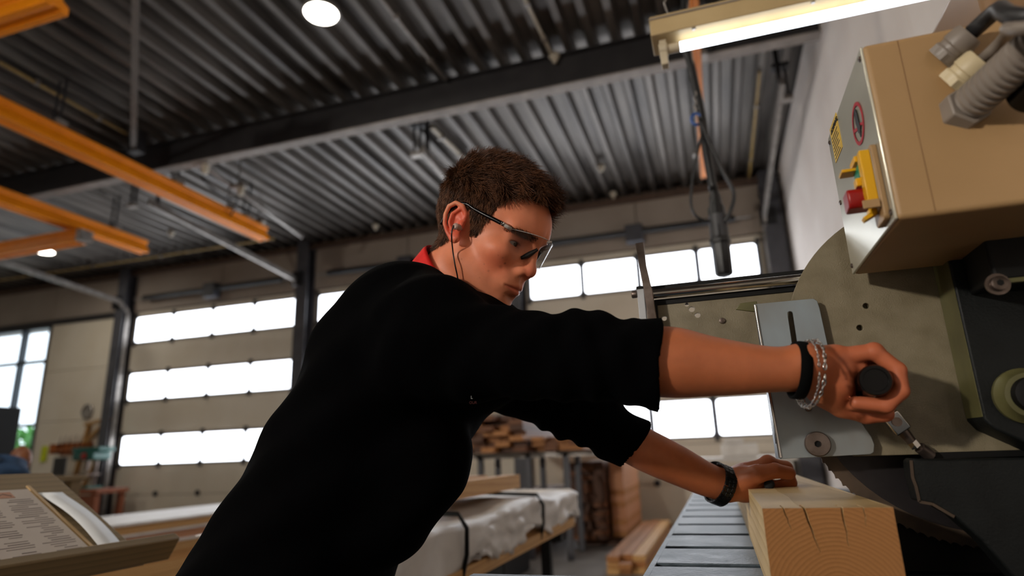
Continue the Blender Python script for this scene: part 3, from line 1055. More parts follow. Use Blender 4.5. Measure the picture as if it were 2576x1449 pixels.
for y_ in (BY0 + .01, BY1 - .01):
    for z_ in (BZ0 + .012, (BZ0 + BZ1) / 2, BZ1 - .012):
        if not (y_ < .8 and abs(z_ - 1.42) < .02):
            B().lathe((BX - .0015, y_, z_), (-1, 0, 0), [(0, .0035), (.0015, .0035), (.0022, .002)], 12).build('screw', m_cast, fp, smooth=True)
B().box((BX - .0021, .79, BZ0 + .022), (BX - .0013, .793, BZ0 + .032)).build('rivet_slot', m_dkbody, fp)


def face(px_, py_):            # image point on the metal front
    d_ = ray(px_, py_)
    p_ = d_ * ((BX - .0015) / d_[0])
    return Vector((BX - .0015, p_[1], p_[2] + H))


FX, FY = -YA, ZA               # writing direction on the face (seen from the left): -Y is to the viewer's right
m_print = mat('black_print', '191512', '120f0d', rough=.5)
m_sred = mat('sign_red', 'b3202c', 'a31b27', rough=.4)
m_lab = mat('yellow_label', 'd8b23a', 'caa32f', rough=.45)
# prohibition sign: red ring, bar and a black hand
c_ = face(2160, 311)
sg = B()
rr = .0265
no = 40
vv = []
for r_ in (rr, rr * .83):
    for i in range(no):
        a = 2 * math.pi * i / no
        vv.append(c_ + FX * (r_ * math.cos(a)) + FY * (r_ * math.sin(a)) - XA * .0006)
ff = [(i, (i + 1) % no, no + (i + 1) % no, no + i) for i in range(no)]
k0 = len(vv)
vv += [v - XA * .0006 for v in vv]
ff += [tuple(k0 + j for j in reversed(f)) for f in ff] + [(i, (i + 1) % no, k0 + (i + 1) % no, k0 + i) for i in range(no)]
sg.add(vv, ff)
sgo = sg.build('prohibition_sign', m_sred, cbx)
B().prism([(-.0255, -.001), (-.003, -.0065), (-.002, -.003), (-.0245, .0035)], c_ - XA * .0012, FX, FY, XA, .0008).build('sign_bar', m_sred, sgo)
B().prism([(.002, -.0045), (.0205, -.0115), (.0215, -.0085), (.003, -.0015)], c_ - XA * .0012, FX, FY, XA, .0008).build('sign_bar', m_sred, sgo)
hand = [(-.005, .017), (-.001, .02), (.004, .018), (.0065, .01), (.0075, -.001), (.011, -.009), (.007, -.012), (.0055, -.019), (.0035, -.02), (.0005, -.013), (-.003, -.011), (-.0035, -.004), (-.0065, .004)]
B().prism(hand, c_ - XA * .0018, FX, FY, XA, .0008).build('sign_hand', m_print, sgo)
# yellow label with lines of print
l_ = face(2104, 345)
lb = B().prism([(-.028, -.0275), (.024, -.0275), (.024, .026), (-.028, .026)], l_ - XA * .0008, FX, FY, XA, .0008).build('warning_label', m_lab, cbx)
lettering('ACHTUNG', .0095, l_ + FX * -.02 + FY * .0135 - XA * .0012, FX, FY, m_print, lb)
for i in range(7):
    wl = (.040, .036, .042, .034, .040, .030, .038)[i]
    B().prism([(-.022, -.0006), (-.022 + wl, -.0006), (-.022 + wl, .0006), (-.022, .0006)], l_ + FY * (.0075 - .0052 * i) - XA * .0012, FX, FY, XA, .0004).build('print_line', m_print, lb)
# switch: base, yellow housing with hooks, green start, red stop
zt_, zb_ = face(2195, 391).z, face(2200, 572).z
ysw, zsw = .7615, (zt_ + zb_) / 2
sk = (zt_ - zb_) / .116


def sbox(x0, y0, z0, x1, y1, z1):      # switch parts: x out of the face, y across, z up
    return ((BX - .0015 - x1 * sk, ysw + y0 * sk, zsw + z0 * sk), (BX - .0015 - x0 * sk, ysw + y1 * sk, zsw + z1 * sk))


B().prism(rrect(.062 * sk, .146 * sk, .009 * sk), (BX - .0015, ysw + .001, zsw - .006 * sk), FX, FY, -XA, .010 * sk).build('switch_base', m_box, cbx, bevel=.0012)
sw = B()
for q_ in ((.012, -.026, -.046, .030, -.004, .058), (.012, -.004, .046, .034, .036, .058), (.012, -.004, -.002, .038, .016, .014), (.012, -.004, -.058, .026, .016, -.048)):
    sw.box(*sbox(*q_))
sw.build('switch_housing', m_yel, cbx, bevel=.001)
B().box(*sbox(.028, .014, .036, .054, .046, .042)).build('switch_flap', m_yel, cbx, bevel=.0008)
B().obox((BX - .0015 - .024 * sk, ysw + .008 * sk, zsw - .060 * sk), frame((-1, 0, -.5), (0, 1, 0)), (.010 * sk, .004 * sk, .012 * sk)).build('switch_latch', m_yel, cbx, bevel=.0008)
B().box(*sbox(.012, -.004, .016, .030, .038, .042)).build('start_button', m_grn, cbx, bevel=.002)
B().prism([(a_ * sk, b_ * sk) for a_, b_ in ((-.024, -.02), (.012, -.02), (.018, -.012), (.018, .01), (.012, .017), (-.024, .017))], (BX - .0015 - .012 * sk, ysw + .013 * sk, zsw - .022 * sk), FX, FY, -XA, .044 * sk).build('stop_button', m_red, cbx, bevel=.002)
B().box(*sbox(.010, -.024, -.055, .0125, .024, .055)).build('switch_gasket', m_pale, cbx)
B().box(*sbox(.012, -.030, -.056, .040, -.0255, -.040)).build('switch_rib', m_box, cbx, bevel=.0008)

# cable glands and cables on the side that faces the photographer
GY = BY0
for nm, (px_, py_), r_, m_, cm, cr_, to in (('cable_gland', (2378, 140), .0165, m_gland, m_cable, .0085, (2640, 35, .55)),
                                            ('cable_gland', (2405, 205), .0175, m_gland_lt, m_gland, .006, (2640, 60, .52))):
    p = U(px_, py_, GY)
    dr = Vector((.75, -.55, .42)).normalized()
    gl = B().lathe(p - dr * .004, dr, [(0, r_ * 1.0), (.008, r_ * 1.0), (.010, r_ * .9), (.014, r_ * .9), (.016, r_ * 1.0), (.030, r_ * .96), (.033, r_ * .85), (.033, r_ * .62), (.024, r_ * .58)], 22).build(nm, m_, cbx, smooth=True)
    B().lathe(p - dr * .006, dr, [(0, r_ * 1.12), (.009, r_ * 1.12)], 6).build('gland_nut', m_, gl)
    e = A(to[0], to[1], to[2])
    B().tube(bez(p + dr * .03, p + dr * .09, e - Vector((.06, 0, 0)), e, 14), cr_, 10).build('cable', cm, gl, smooth='all')
p = U(2425, 275, GY)
dr = (A(2576, 140, .60) - p).normalized()
gl = B().lathe(p - dr * .01, dr, [(0, .024), (.02, .024)], 6).build('conduit_elbow', m_gland, cbx, bevel=.002)
prof = [(.014, .019)]
for i in range(16):
    prof += [(.016 + .0085 * i, .0165), (.018 + .0085 * i, .0195), (.0215 + .0085 * i, .0195), (.0235 + .0085 * i, .0165)]
B().lathe(p, dr, prof, 24).build('corrugated_hose', m_gland, gl, smooth=True)
B().lathe(U(2576, 250, .70), (.2, -.9, .1), [(0, .017), (.05, .017), (.052, .012)], 24).build('threaded_plug', m_blk, cbx, smooth=True)

# ------------------------------------------------------------------ fluorescent work light over the saw
m_fixt = mat('aged_cream_housing', 'c0a87c', 'ad956a', rough=.5, scale=5)
m_tube = emit('fluorescent_tube', 'eef6ff', TUBE_E)
m_ivory = mat('ivory_lampholder', 'c9bda4', 'b8ab92', rough=.45)
fl = thing('work_light', 'lit fluorescent tube in a cream batten above the saw', 'lamp', (.6, 1.6, 2.17))
hs = B().prism([(-.05, .03), (.05, .03), (.05, .085), (.03, .105), (-.03, .105), (-.05, .085)], (-.055, 1.61, 2.165), YA, ZA, XA, 1.4).build('housing', m_fixt, fl, bevel=.003)
B().prism([(-.052, .078), (.052, .078), (.052, .083), (-.052, .083)], (-.057, 1.61, 2.165), YA, ZA, XA, 1.4).build('housing_seam', m_gland, hs)
B().cyl((.019, 1.6, 2.168), (1.27, 1.6, 2.168), .0135, n=20).build('tube', m_tube, fl, smooth=True)
for x_ in (-.02, 1.27):
    B().cyl((x_, 1.6, 2.168), (x_ + .04, 1.6, 2.168), .0135, n=16).build('tube_cap', m_ivory, fl, smooth=True)
    B().lathe((x_ - .018, 1.6, 2.168), (1, 0, 0), [(0, .019), (.02, .021), (.024, .018)], 20).build('lampholder', m_ivory, fl, smooth=True)
    B().box((x_ - .016, 1.585, 2.115), (x_ + .004, 1.615, 2.2)).build('holder_leg', m_ivory, fl, bevel=.003)
for x_ in (0., 1.2):
    B().tube([(x_, 1.61, 2.27), (x_ - .01, 1.61, 2.33), (x_ + .12, 1.61, 2.5), (x_ + .12, 1.61, ZC + .02)], .003, 6).build('hanging_wire', m_galv, fl)
B().lathe((.06, 1.57, 2.1951), (0, 0, -1), [(0, .006), (.004, .005)], 10).build('screw', m_galv, fl)
B().lathe((.36, 1.57, 2.196), (0, 0, -1), [(0, .006), (.004, .005)], 10).build('screw', m_galv, fl)

# ------------------------------------------------------------------ crane pendant
pd = thing('crane_pendant', 'black hanging crane control with cable loops in front of the right door', 'control', tuple(U(1815, 690, 2.5)))
PY = 2.5
top = Vector((.2, PY, 4.47))
cab = catmull([top, (.16, PY, 3.6), U(1722, 60, PY), U(1742, 180, PY), U(1765, 290, PY), U(1777, 380, PY), U(1795, 480, PY)], 6)
B().tube(cab, .017, 10).build('cable', m_black, pd, smooth='all')
cab2 = catmull([U(1760, 300, PY - .03), U(1785, 360, PY - .03), U(1818, 430, PY - .03), U(1846, 485, PY - .03), U(1838, 530, PY - .03), U(1822, 560, PY - .02)], 6)
B().tube(cab2, .008, 8).build('cable_loop', m_black, pd, smooth='all')
cab3 = catmull([U(1768, 330, PY - .03), U(1754, 385, PY - .03), U(1744, 440, PY - .03), U(1738, 505, PY - .03), U(1748, 540, PY - .03), U(1776, 556, PY - .02), U(1800, 552, PY)], 6)
B().tube(cab3, .0055, 8).build('cable_loop', m_black, pd, smooth='all')
g0, g1, g2 = U(1797, 480, PY), U(1806, 600, PY), U(1822, 694, PY)
ax_ = g2 - g0
B().lathe(g0, ax_, [(0, .016), (.03, .024), (.06, .026), (.075, .034), (.2, .037), (.205, .041), (.225, .041), (.228, .037), (ax_.length - .01, .036), (ax_.length, .03)], 8, (0, -1, 0)).build('grip', m_black, pd, bevel=.004)
B().lathe(g0.lerp(g2, .30), ax_, [(0, .0345), (.11, .0365)], 20).build('grip_sleeve', mat('grey_rubber', '3d3d40', '313134', rough=.5), pd, smooth=True)
hk = U(1752, 300, PY - .01)
B().tube([hk + Vector((.02 * math.cos(a), 0, .026 * math.sin(a))) for a in [math.pi * (.1 + 1.5 * i / 14) for i in range(15)]], .0065, 8).build('hook', mat('blue_hook', '1c4f9c', '17417f', rough=.4), pd, smooth='all')
for i in range(5):
    c0 = U(1751, 236 + 11 * i, PY - .01)
    B().tube([c0 + Vector((.008 * math.cos(a) * (i % 2), .008 * math.cos(a) * (1 - i % 2), .012 * math.sin(a))) for a in [2 * math.pi * j / 10 for j in range(10)]], .003, 6, close=True).build('chain_link', m_galv, pd, smooth='all')
B().bar(U(1751, 236, PY - .01), U(1751, 60, PY - .01) + ZA * 1.6, .006, .006).build('suspension_wire', m_galv, pd)

# ================================================================== TIMBER, BENCHES AND CLUTTER BEHIND THE MAN
w_lt = wood('pale_pine_board', 'd8a96c', 'c08c4e', center=(.3, -.2), axis='Y', rings=40, wob=.02)
w_md = wood('pine_board', 'b57a42', '9a6232', center=(.3, -.2), axis='Y', rings=40, wob=.02)
w_dk = wood('brown_hardwood', '7a4a26', '5c3519', center=(.2, -.3), axis='Y', rings=45, wob=.02)
w_dk2 = wood('dark_hardwood', '5d381f', '452813', center=(.2, -.3), axis='Y', rings=45, wob=.02)
w_pk = wood('pink_hardwood', 'c98f68', 'b3774f', center=(.2, -.3), axis='Y', rings=45, wob=.02)
m_tarp = mat('translucent_white_foil', 'f6f1ec', 'e8e1da', rough=.35, scale=6)
NT(m_tarp).b.inputs['Alpha'].default_value = .82
NT(m_tarp).b.inputs['Transmission Weight'].default_value = .0
m_wedge = mat('white_primed_edge', 'e6e2dc', 'd6d1ca', rough=.5)
w_bench = wood('red_brown_bench', '8a4a28', '6c3519', center=(.2, -.3), axis='X', rings=30, wob=.02)
w_raw = wood('raw_particle_board', '86714e', '725e3e', center=(.2, -.3), axis='Y', rings=70, wob=.008)


def stack(name, label, x0, x1, y0, y1, z0, rows, cols, hb, mats, jig=.012, jy=.08, group='stacks of timber', gap=.0):
    """stack of boards lying along the hall; every board its own piece"""
    t = thing(name, label, 'timber stack', ((x0 + x1) / 2, (y0 + y1) / 2, z0), group)
    wb_ = (x1 - x0) / cols
    for r_ in range(rows):
        for c_ in range(cols):
            xa = x0 + wb_ * c_ + random.uniform(-jig, jig) * .3 + .002
            dy = random.uniform(-jy, jy)
            za = z0 + r_ * (hb + gap)
            B().box((xa, y0 + dy, za + .001), (xa + wb_ - .005, y1 + dy, za + hb - .002)).build('board', random.choice(mats), t)
        if gap and r_ < rows - 1:
            for f_ in (.15, .5, .85):
                ys_ = y0 + (y1 - y0) * f_
                B().box((x0, ys_ - .02, z0 + r_ * (hb + gap) + hb - .002), (x1, ys_ + .02, z0 + (r_ + 1) * (hb + gap) + .001)).build('sticker', w_lt, t)
    return t


# dark stacked hardwood with a paler stack to its right
stack('hardwood_stack', 'tall stack of dark brown hardwood boards on the floor behind the wrapped bundle', -1.78, -1.36, 7.85, 9.5, .1, 17, 3, .052, [w_dk, w_dk2, w_dk2])
stack('hardwood_stack', 'tall stack of pinkish planks right of the dark hardwood stack', -1.33, -1.16, 8.05, 9.6, .1, 13, 1, .068, [w_pk, w_pk, w_md], jy=.03)
for y_ in (8.2, 9.2):
    tag(B().box((-1.8, y_ - .05, 0), (-1.16, y_ + .05, .099)).build('bearer', w_dk2, at=(-1.45, y_, 0)), 'dark timber bearer under the hardwood stacks, %s one' % ('nearer' if y_ < 9 else 'farther'), 'timber', 'timber bearers on the floor')
# planks on the floor by the saw table
stack('plank_pile', 'low pile of pale planks on the floor left of the saw table', -1.12, -.76, 6.25, 9.4, .0, 3, 3, .052, [w_lt, w_md], jig=.03, jy=.12)
# rack with brown timber
rk = thing('timber_rack', 'grey steel rack carrying brown timber behind the wrapped bundle', 'rack', (-2.3, 7.3, 0))
for x_ in (-2.62, -2.05, -1.62):
    for y_ in (7.0, 7.6):
        B().box((x_ - .03, y_ - .03, 0), (x_ + .03, y_ + .03, 1.1)).build('upright', m_steel_col, rk)
for y_ in (7.0, 7.6):
    B().box((-2.9, y_ - .03, 1.06), (-1.3, y_ + .03, 1.12)).build('cross_bar', m_galv, rk)
stack('hardwood_stack', 'brown timber lying on the steel rack behind the wrapped bundle', -2.75, -1.95, 6.6, 9.4, 1.125, 7, 5, .056, [w_dk, w_dk2, w_md], jy=.15)
stack('hardwood_stack', 'short pile of brown boards on the right end of the steel rack', -1.92, -1.35, 6.75, 9.2, 1.125, 3, 4, .05, [w_dk, w_md], jy=.12)
stack('hardwood_stack', 'brown boards stored low under the steel rack', -2.56, -2.1, 7.1, 9.3, .0, 12, 3, .055, [w_dk2, w_dk, w_pk], jy=.08)

# trestle with a foil-wrapped bundle and loose pale boards on it
tr = thing('trestle', 'black steel trestle under the foil-wrapped bundle', 'trestle', (-1.2, 3.3, 0))
for y_ in (1.9, 3.45):
    for x_ in (-1.5, -.93):
        B().box((x_ - .025, y_ - .025, 0), (x_ + .025, y_ + .025, .64)).build('leg', m_dkbody, tr)
    B().box((-1.6, y_ - .03, .64), (-.84, y_ + .03, .69)).build('cross_bar', m_dkbody, tr)
B().bar((-1.5, 3.45, .15), (-1.5, 1.9, .6), .04, .03).build('brace', m_dkbody, tr)
B().bar((-.93, 3.45, .15), (-.93, 1.9, .6), .04, .03).build('brace', m_dkbody, tr)
bn = thing('wrapped_bundle', 'bundle of timber wrapped in creased white foil on the black trestle', 'timber bundle', (-1.2, 2.7, .69))
for i in range(3):
    for j in range(3):
        B().box((-1.40 + .18 * i, 1.52, .692 + .058 * j), (-1.225 + .18 * i, 3.62, .747 + .058 * j)).build('board', w_lt, bn)
B().box((-.90, 1.5, .6915), (-.822, 3.68, .737)).build('edge_board', w_lt, bn)
# foil: draped grid with radiating creases over the top and the right side
NY, NS = 70, 26
vv, ff = [], []
for j in range(NY + 1):
    y_ = 1.50 + 2.21 * j / NY
    for i in range(NS + 1):
        s_ = i / NS
        if s_ < .62:
            x_ = -1.41 + .57 * (s_ / .62)
            z_ = .885
        else:
            x_ = -.84
            z_ = .885 - .145 * ((s_ - .62) / .38)
        ang = math.atan2(z_ - .9, y_ - 2.35)
        k_ = max(0, (s_ - .5) / .5)
        cr_ = .014 * math.sin(ang * 19 + 3 * y_) * k_ + .01 * math.sin(y_ * 31 + s_ * 9) * k_ + .006 * math.sin(y_ * 13 + s_ * 20)
        if s_ > .62:
            x_ += abs(cr_) + .012
        z_ += .5 * cr_ + .012 * math.sin(y_ * 5) + (.02 * math.sin(y_ * 9 + 1) if s_ > .95 else 0)
        if y_ > 3.6:
            x_ += .02 * (y_ - 3.6) / .1
        vv.append((x_, y_, z_))
for j in range(NY):
    for i in range(NS):
        a = j * (NS + 1) + i
        ff.append((a, a + 1, a + NS + 2, a + NS + 1))
fo = B().add(vv, ff).build('foil', m_tarp, bn, smooth='all')
sd = fo.modifiers.new('thick', 'SOLIDIFY')
sd.thickness = .002
B().prism(rrect(.6, .2, .03), (-1.12, 3.69, .79), XA, ZA, YA, .02).build('foil_end', m_tarp, bn, bevel=.008)
for y_ in (2.0, 2.95):
    B().tube([(-1.41, y_, .91), (-1.2, y_ + .02, .918), (-.83, y_, .905), (-.805, y_ + .01, .86), (-.81, y_ + .02, .78), (-.83, y_ + .02, .70)], .008, 6).build('strap', m_dkbody, bn, smooth='all')
for i in range(4):
    tag(B().box((-1.28 + .085 * i, 1.9, .931 + .0), (-1.205 + .085 * i, 3.05 + .03 * (i % 2), .985 + .008 * (i % 2))).build('loose_board', w_lt, at=(-1.24 + .085 * i, 2.2, .931)),
        'pale loose board on top of the wrapped bundle, %s from the left' % ('first', 'second', 'third', 'fourth')[i], 'board', 'loose boards on the bundle')
tag(B().box((-1.75, 4.2, 0), (-1.15, 4.32, .09)).build('offcut', w_lt, at=(-1.45, 4.26, 0)), 'pale offcut lying on the floor under the trestle', 'board')
tag(B().box((-2.6, 5.6, 0), (-1.9, 6.4, .3)).build('waste_crate', m_dkbody, at=(-2.2, 6, 0), bevel=.01), 'black crate on the dark floor below the rack', 'crate')

# long boards behind the man at the left, with white edges
lb_ = thing('board_stack', 'stack of long boards with white edges behind the man\'s back', 'timber stack', (-5, 4.6, 0), 'stacks of timber')
zz = .12
for hb, m_, ins in ((.1, w_lt, 0), (.1, w_lt, 0), (.07, w_lt, -.03), (.075, w_lt, .0), (.022, m_wedge, .02), (.07, w_pk, 0), (.02, m_wedge, .02), (.068, w_lt, 0), (.022, m_wedge, .025)):
    for c_ in range(3):
        B().box((-5.6 + .33 * c_, 2.6 + random.uniform(-.05, .05), zz), (-5.275 + .33 * c_ + (ins if c_ == 2 else 0), 6.6, zz + hb - .003)).build('board', m_, lb_)
    zz += hb
for y_ in (3.0, 4.6, 6.2):
    B().box((-5.6, y_ - .05, 0), (-4.6, y_ + .05, .118)).build('bearer', w_dk2, lb_)

# ------------------------------------------------------------------ lectern with folder, lower left
lc = thing('lectern', 'slanted raw wood lectern holding job papers in the lower left corner', 'lectern', (-1.5, 1.0, 0))
sl = Vector((-.28, 0, .165)).normalized()
nn = Vector((sl.z, 0, -sl.x))
o0 = Vector((-1.315, .95, .885))
B().obox(o0 + sl * .19 - nn * .012, (sl, YA, nn), (.2, .30, .009)).build('board', w_raw, lc, bevel=.002)
B().obox(o0 + sl * .0 + nn * .012, (sl, YA, nn), (.012, .37, .03)).build('ledge', w_raw, lc, bevel=.004)
B().box((-1.62, .9, 0), (-1.54, 1.0, .98)).build('post', w_raw, lc)
B().box((-1.85, .7, 0), (-1.3, 1.2, .04)).build('foot', w_raw, lc)
m_paper = mat('printed_paper', 'cfc5bc', 'c4b9b0', rough=.6, scale=4)
m_sleeve = mat('clear_sleeve_edge', 'cfc7bd', 'bdb5ab', rough=.2)
m_ink = mat('grey_ink', '857a76', '776c68', rough=.6)
m_inkr = mat('red_ink', 'b5533e', 'a3452f', rough=.6)
m_pink = mat('pink_print', 'c08f76', 'b5836a', rough=.6)
fd = thing('document_folder', 'open folder with a printed job sheet resting on the lectern ledge', 'folder', tuple(o0 + nn * .01))
fo0 = o0 + nn * .004 + sl * .013


def onf(u, v, h_):       # point on the sheet: u to the reader's right (+Y is left for a reader facing -X), v up the slope
    return fo0 + YA * u + sl * v + nn * h_


B().obox(onf(-.01 + .095, .15, -.004), (sl, YA, nn), (.146, .118, .003)).build('cover', m_sleeve, fd, bevel=.001)
B().obox(onf(.07, .145, .0015), (sl, YA, nn), (.144, .115, .001)).build('sheet', m_paper, fd)
B().obox(onf(.195, .15, .001), (sl, YA, nn), (.155, .004, .0018)).build('edge_strip', mat('beige_tape', 'c2a06a', 'b39260', rough=.5), fd)
for i in range(30):
    L_ = random.uniform(.03, .09)
    v_ = .02 + .0078 * i
    for u0 in ((.16, .07, -.01) if i % 5 else (.14,)):
        B().obox(onf(u0 - L_ / 4, v_, .003), (sl, YA, nn), (.0005 if i % 4 else .0009, L_ / 2.4, .0003)).build('print_line', m_ink, fd)
B().obox(onf(.105, .268, .003), (sl, YA, nn), (.012, .035, .0003)).build('stamp', m_pink, fd)
B().tube([onf(.135, .262, .0035), onf(.12, .272, .0035), onf(.105, .264, .0035), onf(.09, .273, .0035), onf(.08, .266, .0035)], .0009, 5).build('signature', m_ink, fd)
B().tube([onf(.0, .13, .0035), onf(.01, .142, .0035), onf(.0, .15, .0035)], .0012, 5).build('mark', m_inkr, fd)
sheet2 = []
for i in range(13):
    t_ = i / 12
    sheet2.append((t_ * .275, .014 * math.sin(math.pi * min(1, t_ * 1.05)) + .004))
vv, ff = [], []
for i, (v_, h_) in enumerate(sheet2):
    vv += [onf(.205, v_, h_ - .004), onf(.265, v_, h_ * .8 - .006)]
for i in range(12):
    ff.append((2 * i, 2 * i + 1, 2 * i + 3, 2 * i + 2))
s2 = B().add(vv, ff).build('loose_sheet', mat('white_sheet', 'f2f6fa', 'e6ebf0', rough=.5), fd, smooth='all')
s2.modifiers.new('thick', 'SOLIDIFY').thickness = .0015

# ------------------------------------------------------------------ far left: cabinet, bench, drill press, frame, clock
cbn = thing('dark_cabinet', 'black cabinet at the left edge in front of the window', 'cabinet', (-8.3, 5.1, 0))
B().box((-8.8, 4.9, 0), (-7.77, 5.4, 1.83)).build('body', m_dkbody, cbn, bevel=.01)
B().box((-8.75, 4.88, .1), (-8.3, 4.899, 1.75)).build('door', m_dkbody, cbn, bevel=.004)
B().box((-8.28, 4.88, .1), (-7.8, 4.899, 1.75)).build('door', m_dkbody, cbn, bevel=.004)
B().box((-7.771, 5.0, .4), (-7.76, 5.3, 1.4)).build('side_panel', m_dkbody, cbn)
# blue cloth heap on a small table
sm = thing('small_table', 'small wooden table just beyond the lectern at the left edge', 'table', (-3.55, 2.6, 0))
B().box((-4.2, 2.4, 1.03), (-3.6, 2.95, 1.06)).build('top', w_raw, sm, bevel=.004)
for x_ in (-4.15, -3.66):
    for y_ in (2.45, 2.9):
        B().box((x_ - .03, y_ - .03, 0), (x_ + .03, y_ + .03, 1.03)).build('leg', w_raw, sm)
bc_ = thing('blue_jacket', 'crumpled blue work jacket heaped at the left edge', 'jacket', (-3.6, 2.6, 1.06))
vv, ff = [], []
for j in range(13):
    for i in range(24):
        a, t_ = 2 * math.pi * i / 24, j / 12 * math.pi / 2
        r_ = (1 + .12 * math.sin(3 * a + 5 * t_) + .06 * math.sin(7 * a)) * math.cos(t_)
        vv.append((-3.84 + .16 * r_ * math.cos(a), 2.6 + .14 * r_ * math.sin(a), 1.062 + .11 * math.sin(t_) * (1 + .15 * math.sin(2 * a))))
for j in range(12):
    for i in range(24):
        k_ = (i + 1) % 24
        ff.append((j * 24 + i, j * 24 + k_, (j + 1) * 24 + k_, (j + 1) * 24 + i))
B().add(vv, ff).build('cloth', mat('navy_blue_cloth', '1d3f63', '15304d', rough=.8, scale=20), bc_, smooth='all')
B().tube([(-3.94, 2.52, 1.13), (-3.88, 2.5, 1.17), (-3.82, 2.52, 1.175), (-3.77, 2.56, 1.14)], .018, 8).build('collar', mat('navy_blue_cloth2', '16324f', '10263d', rough=.8), bc_, smooth='all')
tag(B().ball((-4.06, 2.86, 1.16), (.07, .05, .085), 14, 10).lathe((-4.06, 2.86, 1.0605), (0, 0, 1), [(0, .045), (.06, .045)], 14).build('leather_bag', mat('tan_leather', '8a5028', '6f3d1c', rough=.5), at=(-4.06, 2.86, 1.06), smooth='all'), 'brown leather pouch behind the blue jacket', 'bag')

be = thing('workbench', 'red-brown workbench against the cream wall below the clock', 'workbench', (-11.4, 9.4, 0))
B().box((-12.5, 9.0, .68), (-10.75, 9.68, .76)).build('top', w_bench, be, bevel=.005)
for x_ in (-12.4, -10.85):
    for y_ in (9.08, 9.6):
        B().box((x_ - .05, y_ - .05, 0), (x_ + .05, y_ + .05, .68)).build('leg', w_bench, be)
B().box((-11.5, 9.05, .35), (-10.9, 9.08, .66)).build('drawer', w_bench, be, bevel=.004)
dp = thing('drill_press', 'green bench drill press standing on the workbench', 'drill press', (-11.45, 9.4, .76))
m_dgreen = mat('machine_green', '0f5a50', '0c4a42', rough=.4)
B().box((-11.6, 9.25, .76), (-11.3, 9.6, .8)).build('base', m_dgreen, dp, bevel=.01)
B().cyl((-11.45, 9.5, .8), (-11.45, 9.5, 1.45), .04).build('pillar', m_cast, dp, smooth=True)
B().box((-11.72, 9.2, 1.28), (-11.2, 9.6, 1.44)).build('head', m_dgreen, dp, bevel=.03)
B().box((-11.78, 9.22, 1.44), (-11.1, 9.58, 1.52)).build('belt_cover', m_dgreen, dp, bevel=.02)
B().cyl((-11.4, 9.28, 1.1), (-11.4, 9.28, 1.3), .035).build('chuck', m_cast, dp, smooth=True)
B().lathe((-11.4, 9.2, 1.36), (0, -1, 0), [(0, .06), (.03, .06)], 14).build('feed_knob', m_red, dp)
B().box((-11.55, 9.2, 1.0), (-11.3, 9.5, 1.03)).build('table', m_cast, dp, bevel=.005)
mo = thing('monitor', 'black monitor on the workbench left of the drill press', 'monitor', (-12.25, 9.4, .76))
B().box((-12.42, 9.38, .95), (-12.1, 9.42, 1.36)).build('screen', m_black, mo, bevel=.01)
B().box((-12.3, 9.4, .76), (-12.22, 9.44, .96)).build('stand', m_black, mo)
B().box((-12.4, 9.32, .76), (-12.1, 9.5, .775)).build('foot', m_black, mo, bevel=.004)
tag(B().box((-12.1, 9.05, .76), (-11.75, 9.35, .86)).box((-12.06, 9.08, .86), (-11.8, 9.3, .9)).build('tool_case', m_black, at=(-11.92, 9.2, .76), bevel=.015), 'black tool case lying on the workbench', 'case')
sh = thing('wall_shelf', 'orange wall shelf with tools above the monitor', 'shelf', (-12.55, 9.9, 1.6))
m_shelf = mat('orange_brown_shelf', 'b5682c', '9c5622', rough=.5)
B().box((-13.0, 9.7, 1.5), (-12.15, 9.96, 1.54)).build('board', m_shelf, sh, bevel=.004)
B().box((-13.0, 9.93, 1.42), (-12.15, 9.97, 1.66)).build('back', m_shelf, sh, bevel=.004)
B().box((-13.0, 9.7, 1.44), (-12.97, 9.96, 1.64)).build('side', m_shelf, sh)
B().box((-12.18, 9.7, 1.44), (-12.15, 9.96, 1.64)).build('side', m_shelf, sh)
for i in range(5):
    x_ = -12.92 + .14 * i
    t = thing('hand_tool', 'small dark hand tool on the orange shelf, %s from the left' % ('first', 'second', 'third', 'fourth', 'fifth')[i], 'tool', (x_, 9.82, 1.54), 'tools on the orange shelf')
    B().cyl((x_, 9.82, 1.541), (x_ + .02, 9.82, 1.66 + .02 * (i % 3)), .018, n=10).build('grip', m_dkbody, t, smooth=True)
    B().cyl((x_ + .02, 9.82, 1.66 + .02 * (i % 3)), (x_ + .05, 9.82, 1.78 + .02 * (i % 2)), .008, n=8).build('shaft', m_cast, t, smooth=True)
fr = thing('wooden_stand', 'upright timber frame with a diagonal brace leaning on the cream wall', 'frame', (-12.0, 9.85, .76))
w_up = wood('pine_frame', 'b98d52', 'a0753e', center=(.3, -.2), axis='Z', rings=40, wob=.02)
for p0, p1 in (((-12.35, 9.8, .77), (-12.25, 9.9, 2.02)), ((-11.72, 9.8, .0), (-11.62, 9.9, 2.12)), ((-12.3, 9.85, 2.0), (-11.62, 9.85, 2.1)), ((-12.28, 9.83, 1.55), (-11.75, 9.83, 2.02)), ((-12.1, 9.83, .78), (-11.7, 9.83, 1.5))):
    B().bar(p0, p1, .05, .09, (0, 1, 0)).build('rail', w_up, fr, bevel=.003)
ck = thing('wall_clock', 'round grey wall clock on the cream wall', 'clock', (-12.43, 9.97, 2.28))
B().lathe((-12.43, 9.975, 2.28), (0, -1, 0), [(0, .15), (.03, .155), (.045, .14), (.045, .125), (.03, .12)], 32).build('rim', m_galv, ck, smooth=True)
B().lathe((-12.43, 9.96, 2.28), (0, -1, 0), [(0, .121), (.012, .121)], 32).build('dial', m_pale, ck)
B().bar((-12.43, 9.945, 2.28), (-12.40, 9.945, 2.36), .01, .004, (0, 1, 0)).build('hand', m_black, ck)
B().bar((-12.43, 9.943, 2.28), (-12.35, 9.943, 2.26), .008, .004, (0, 1, 0)).build('hand', m_black, ck)
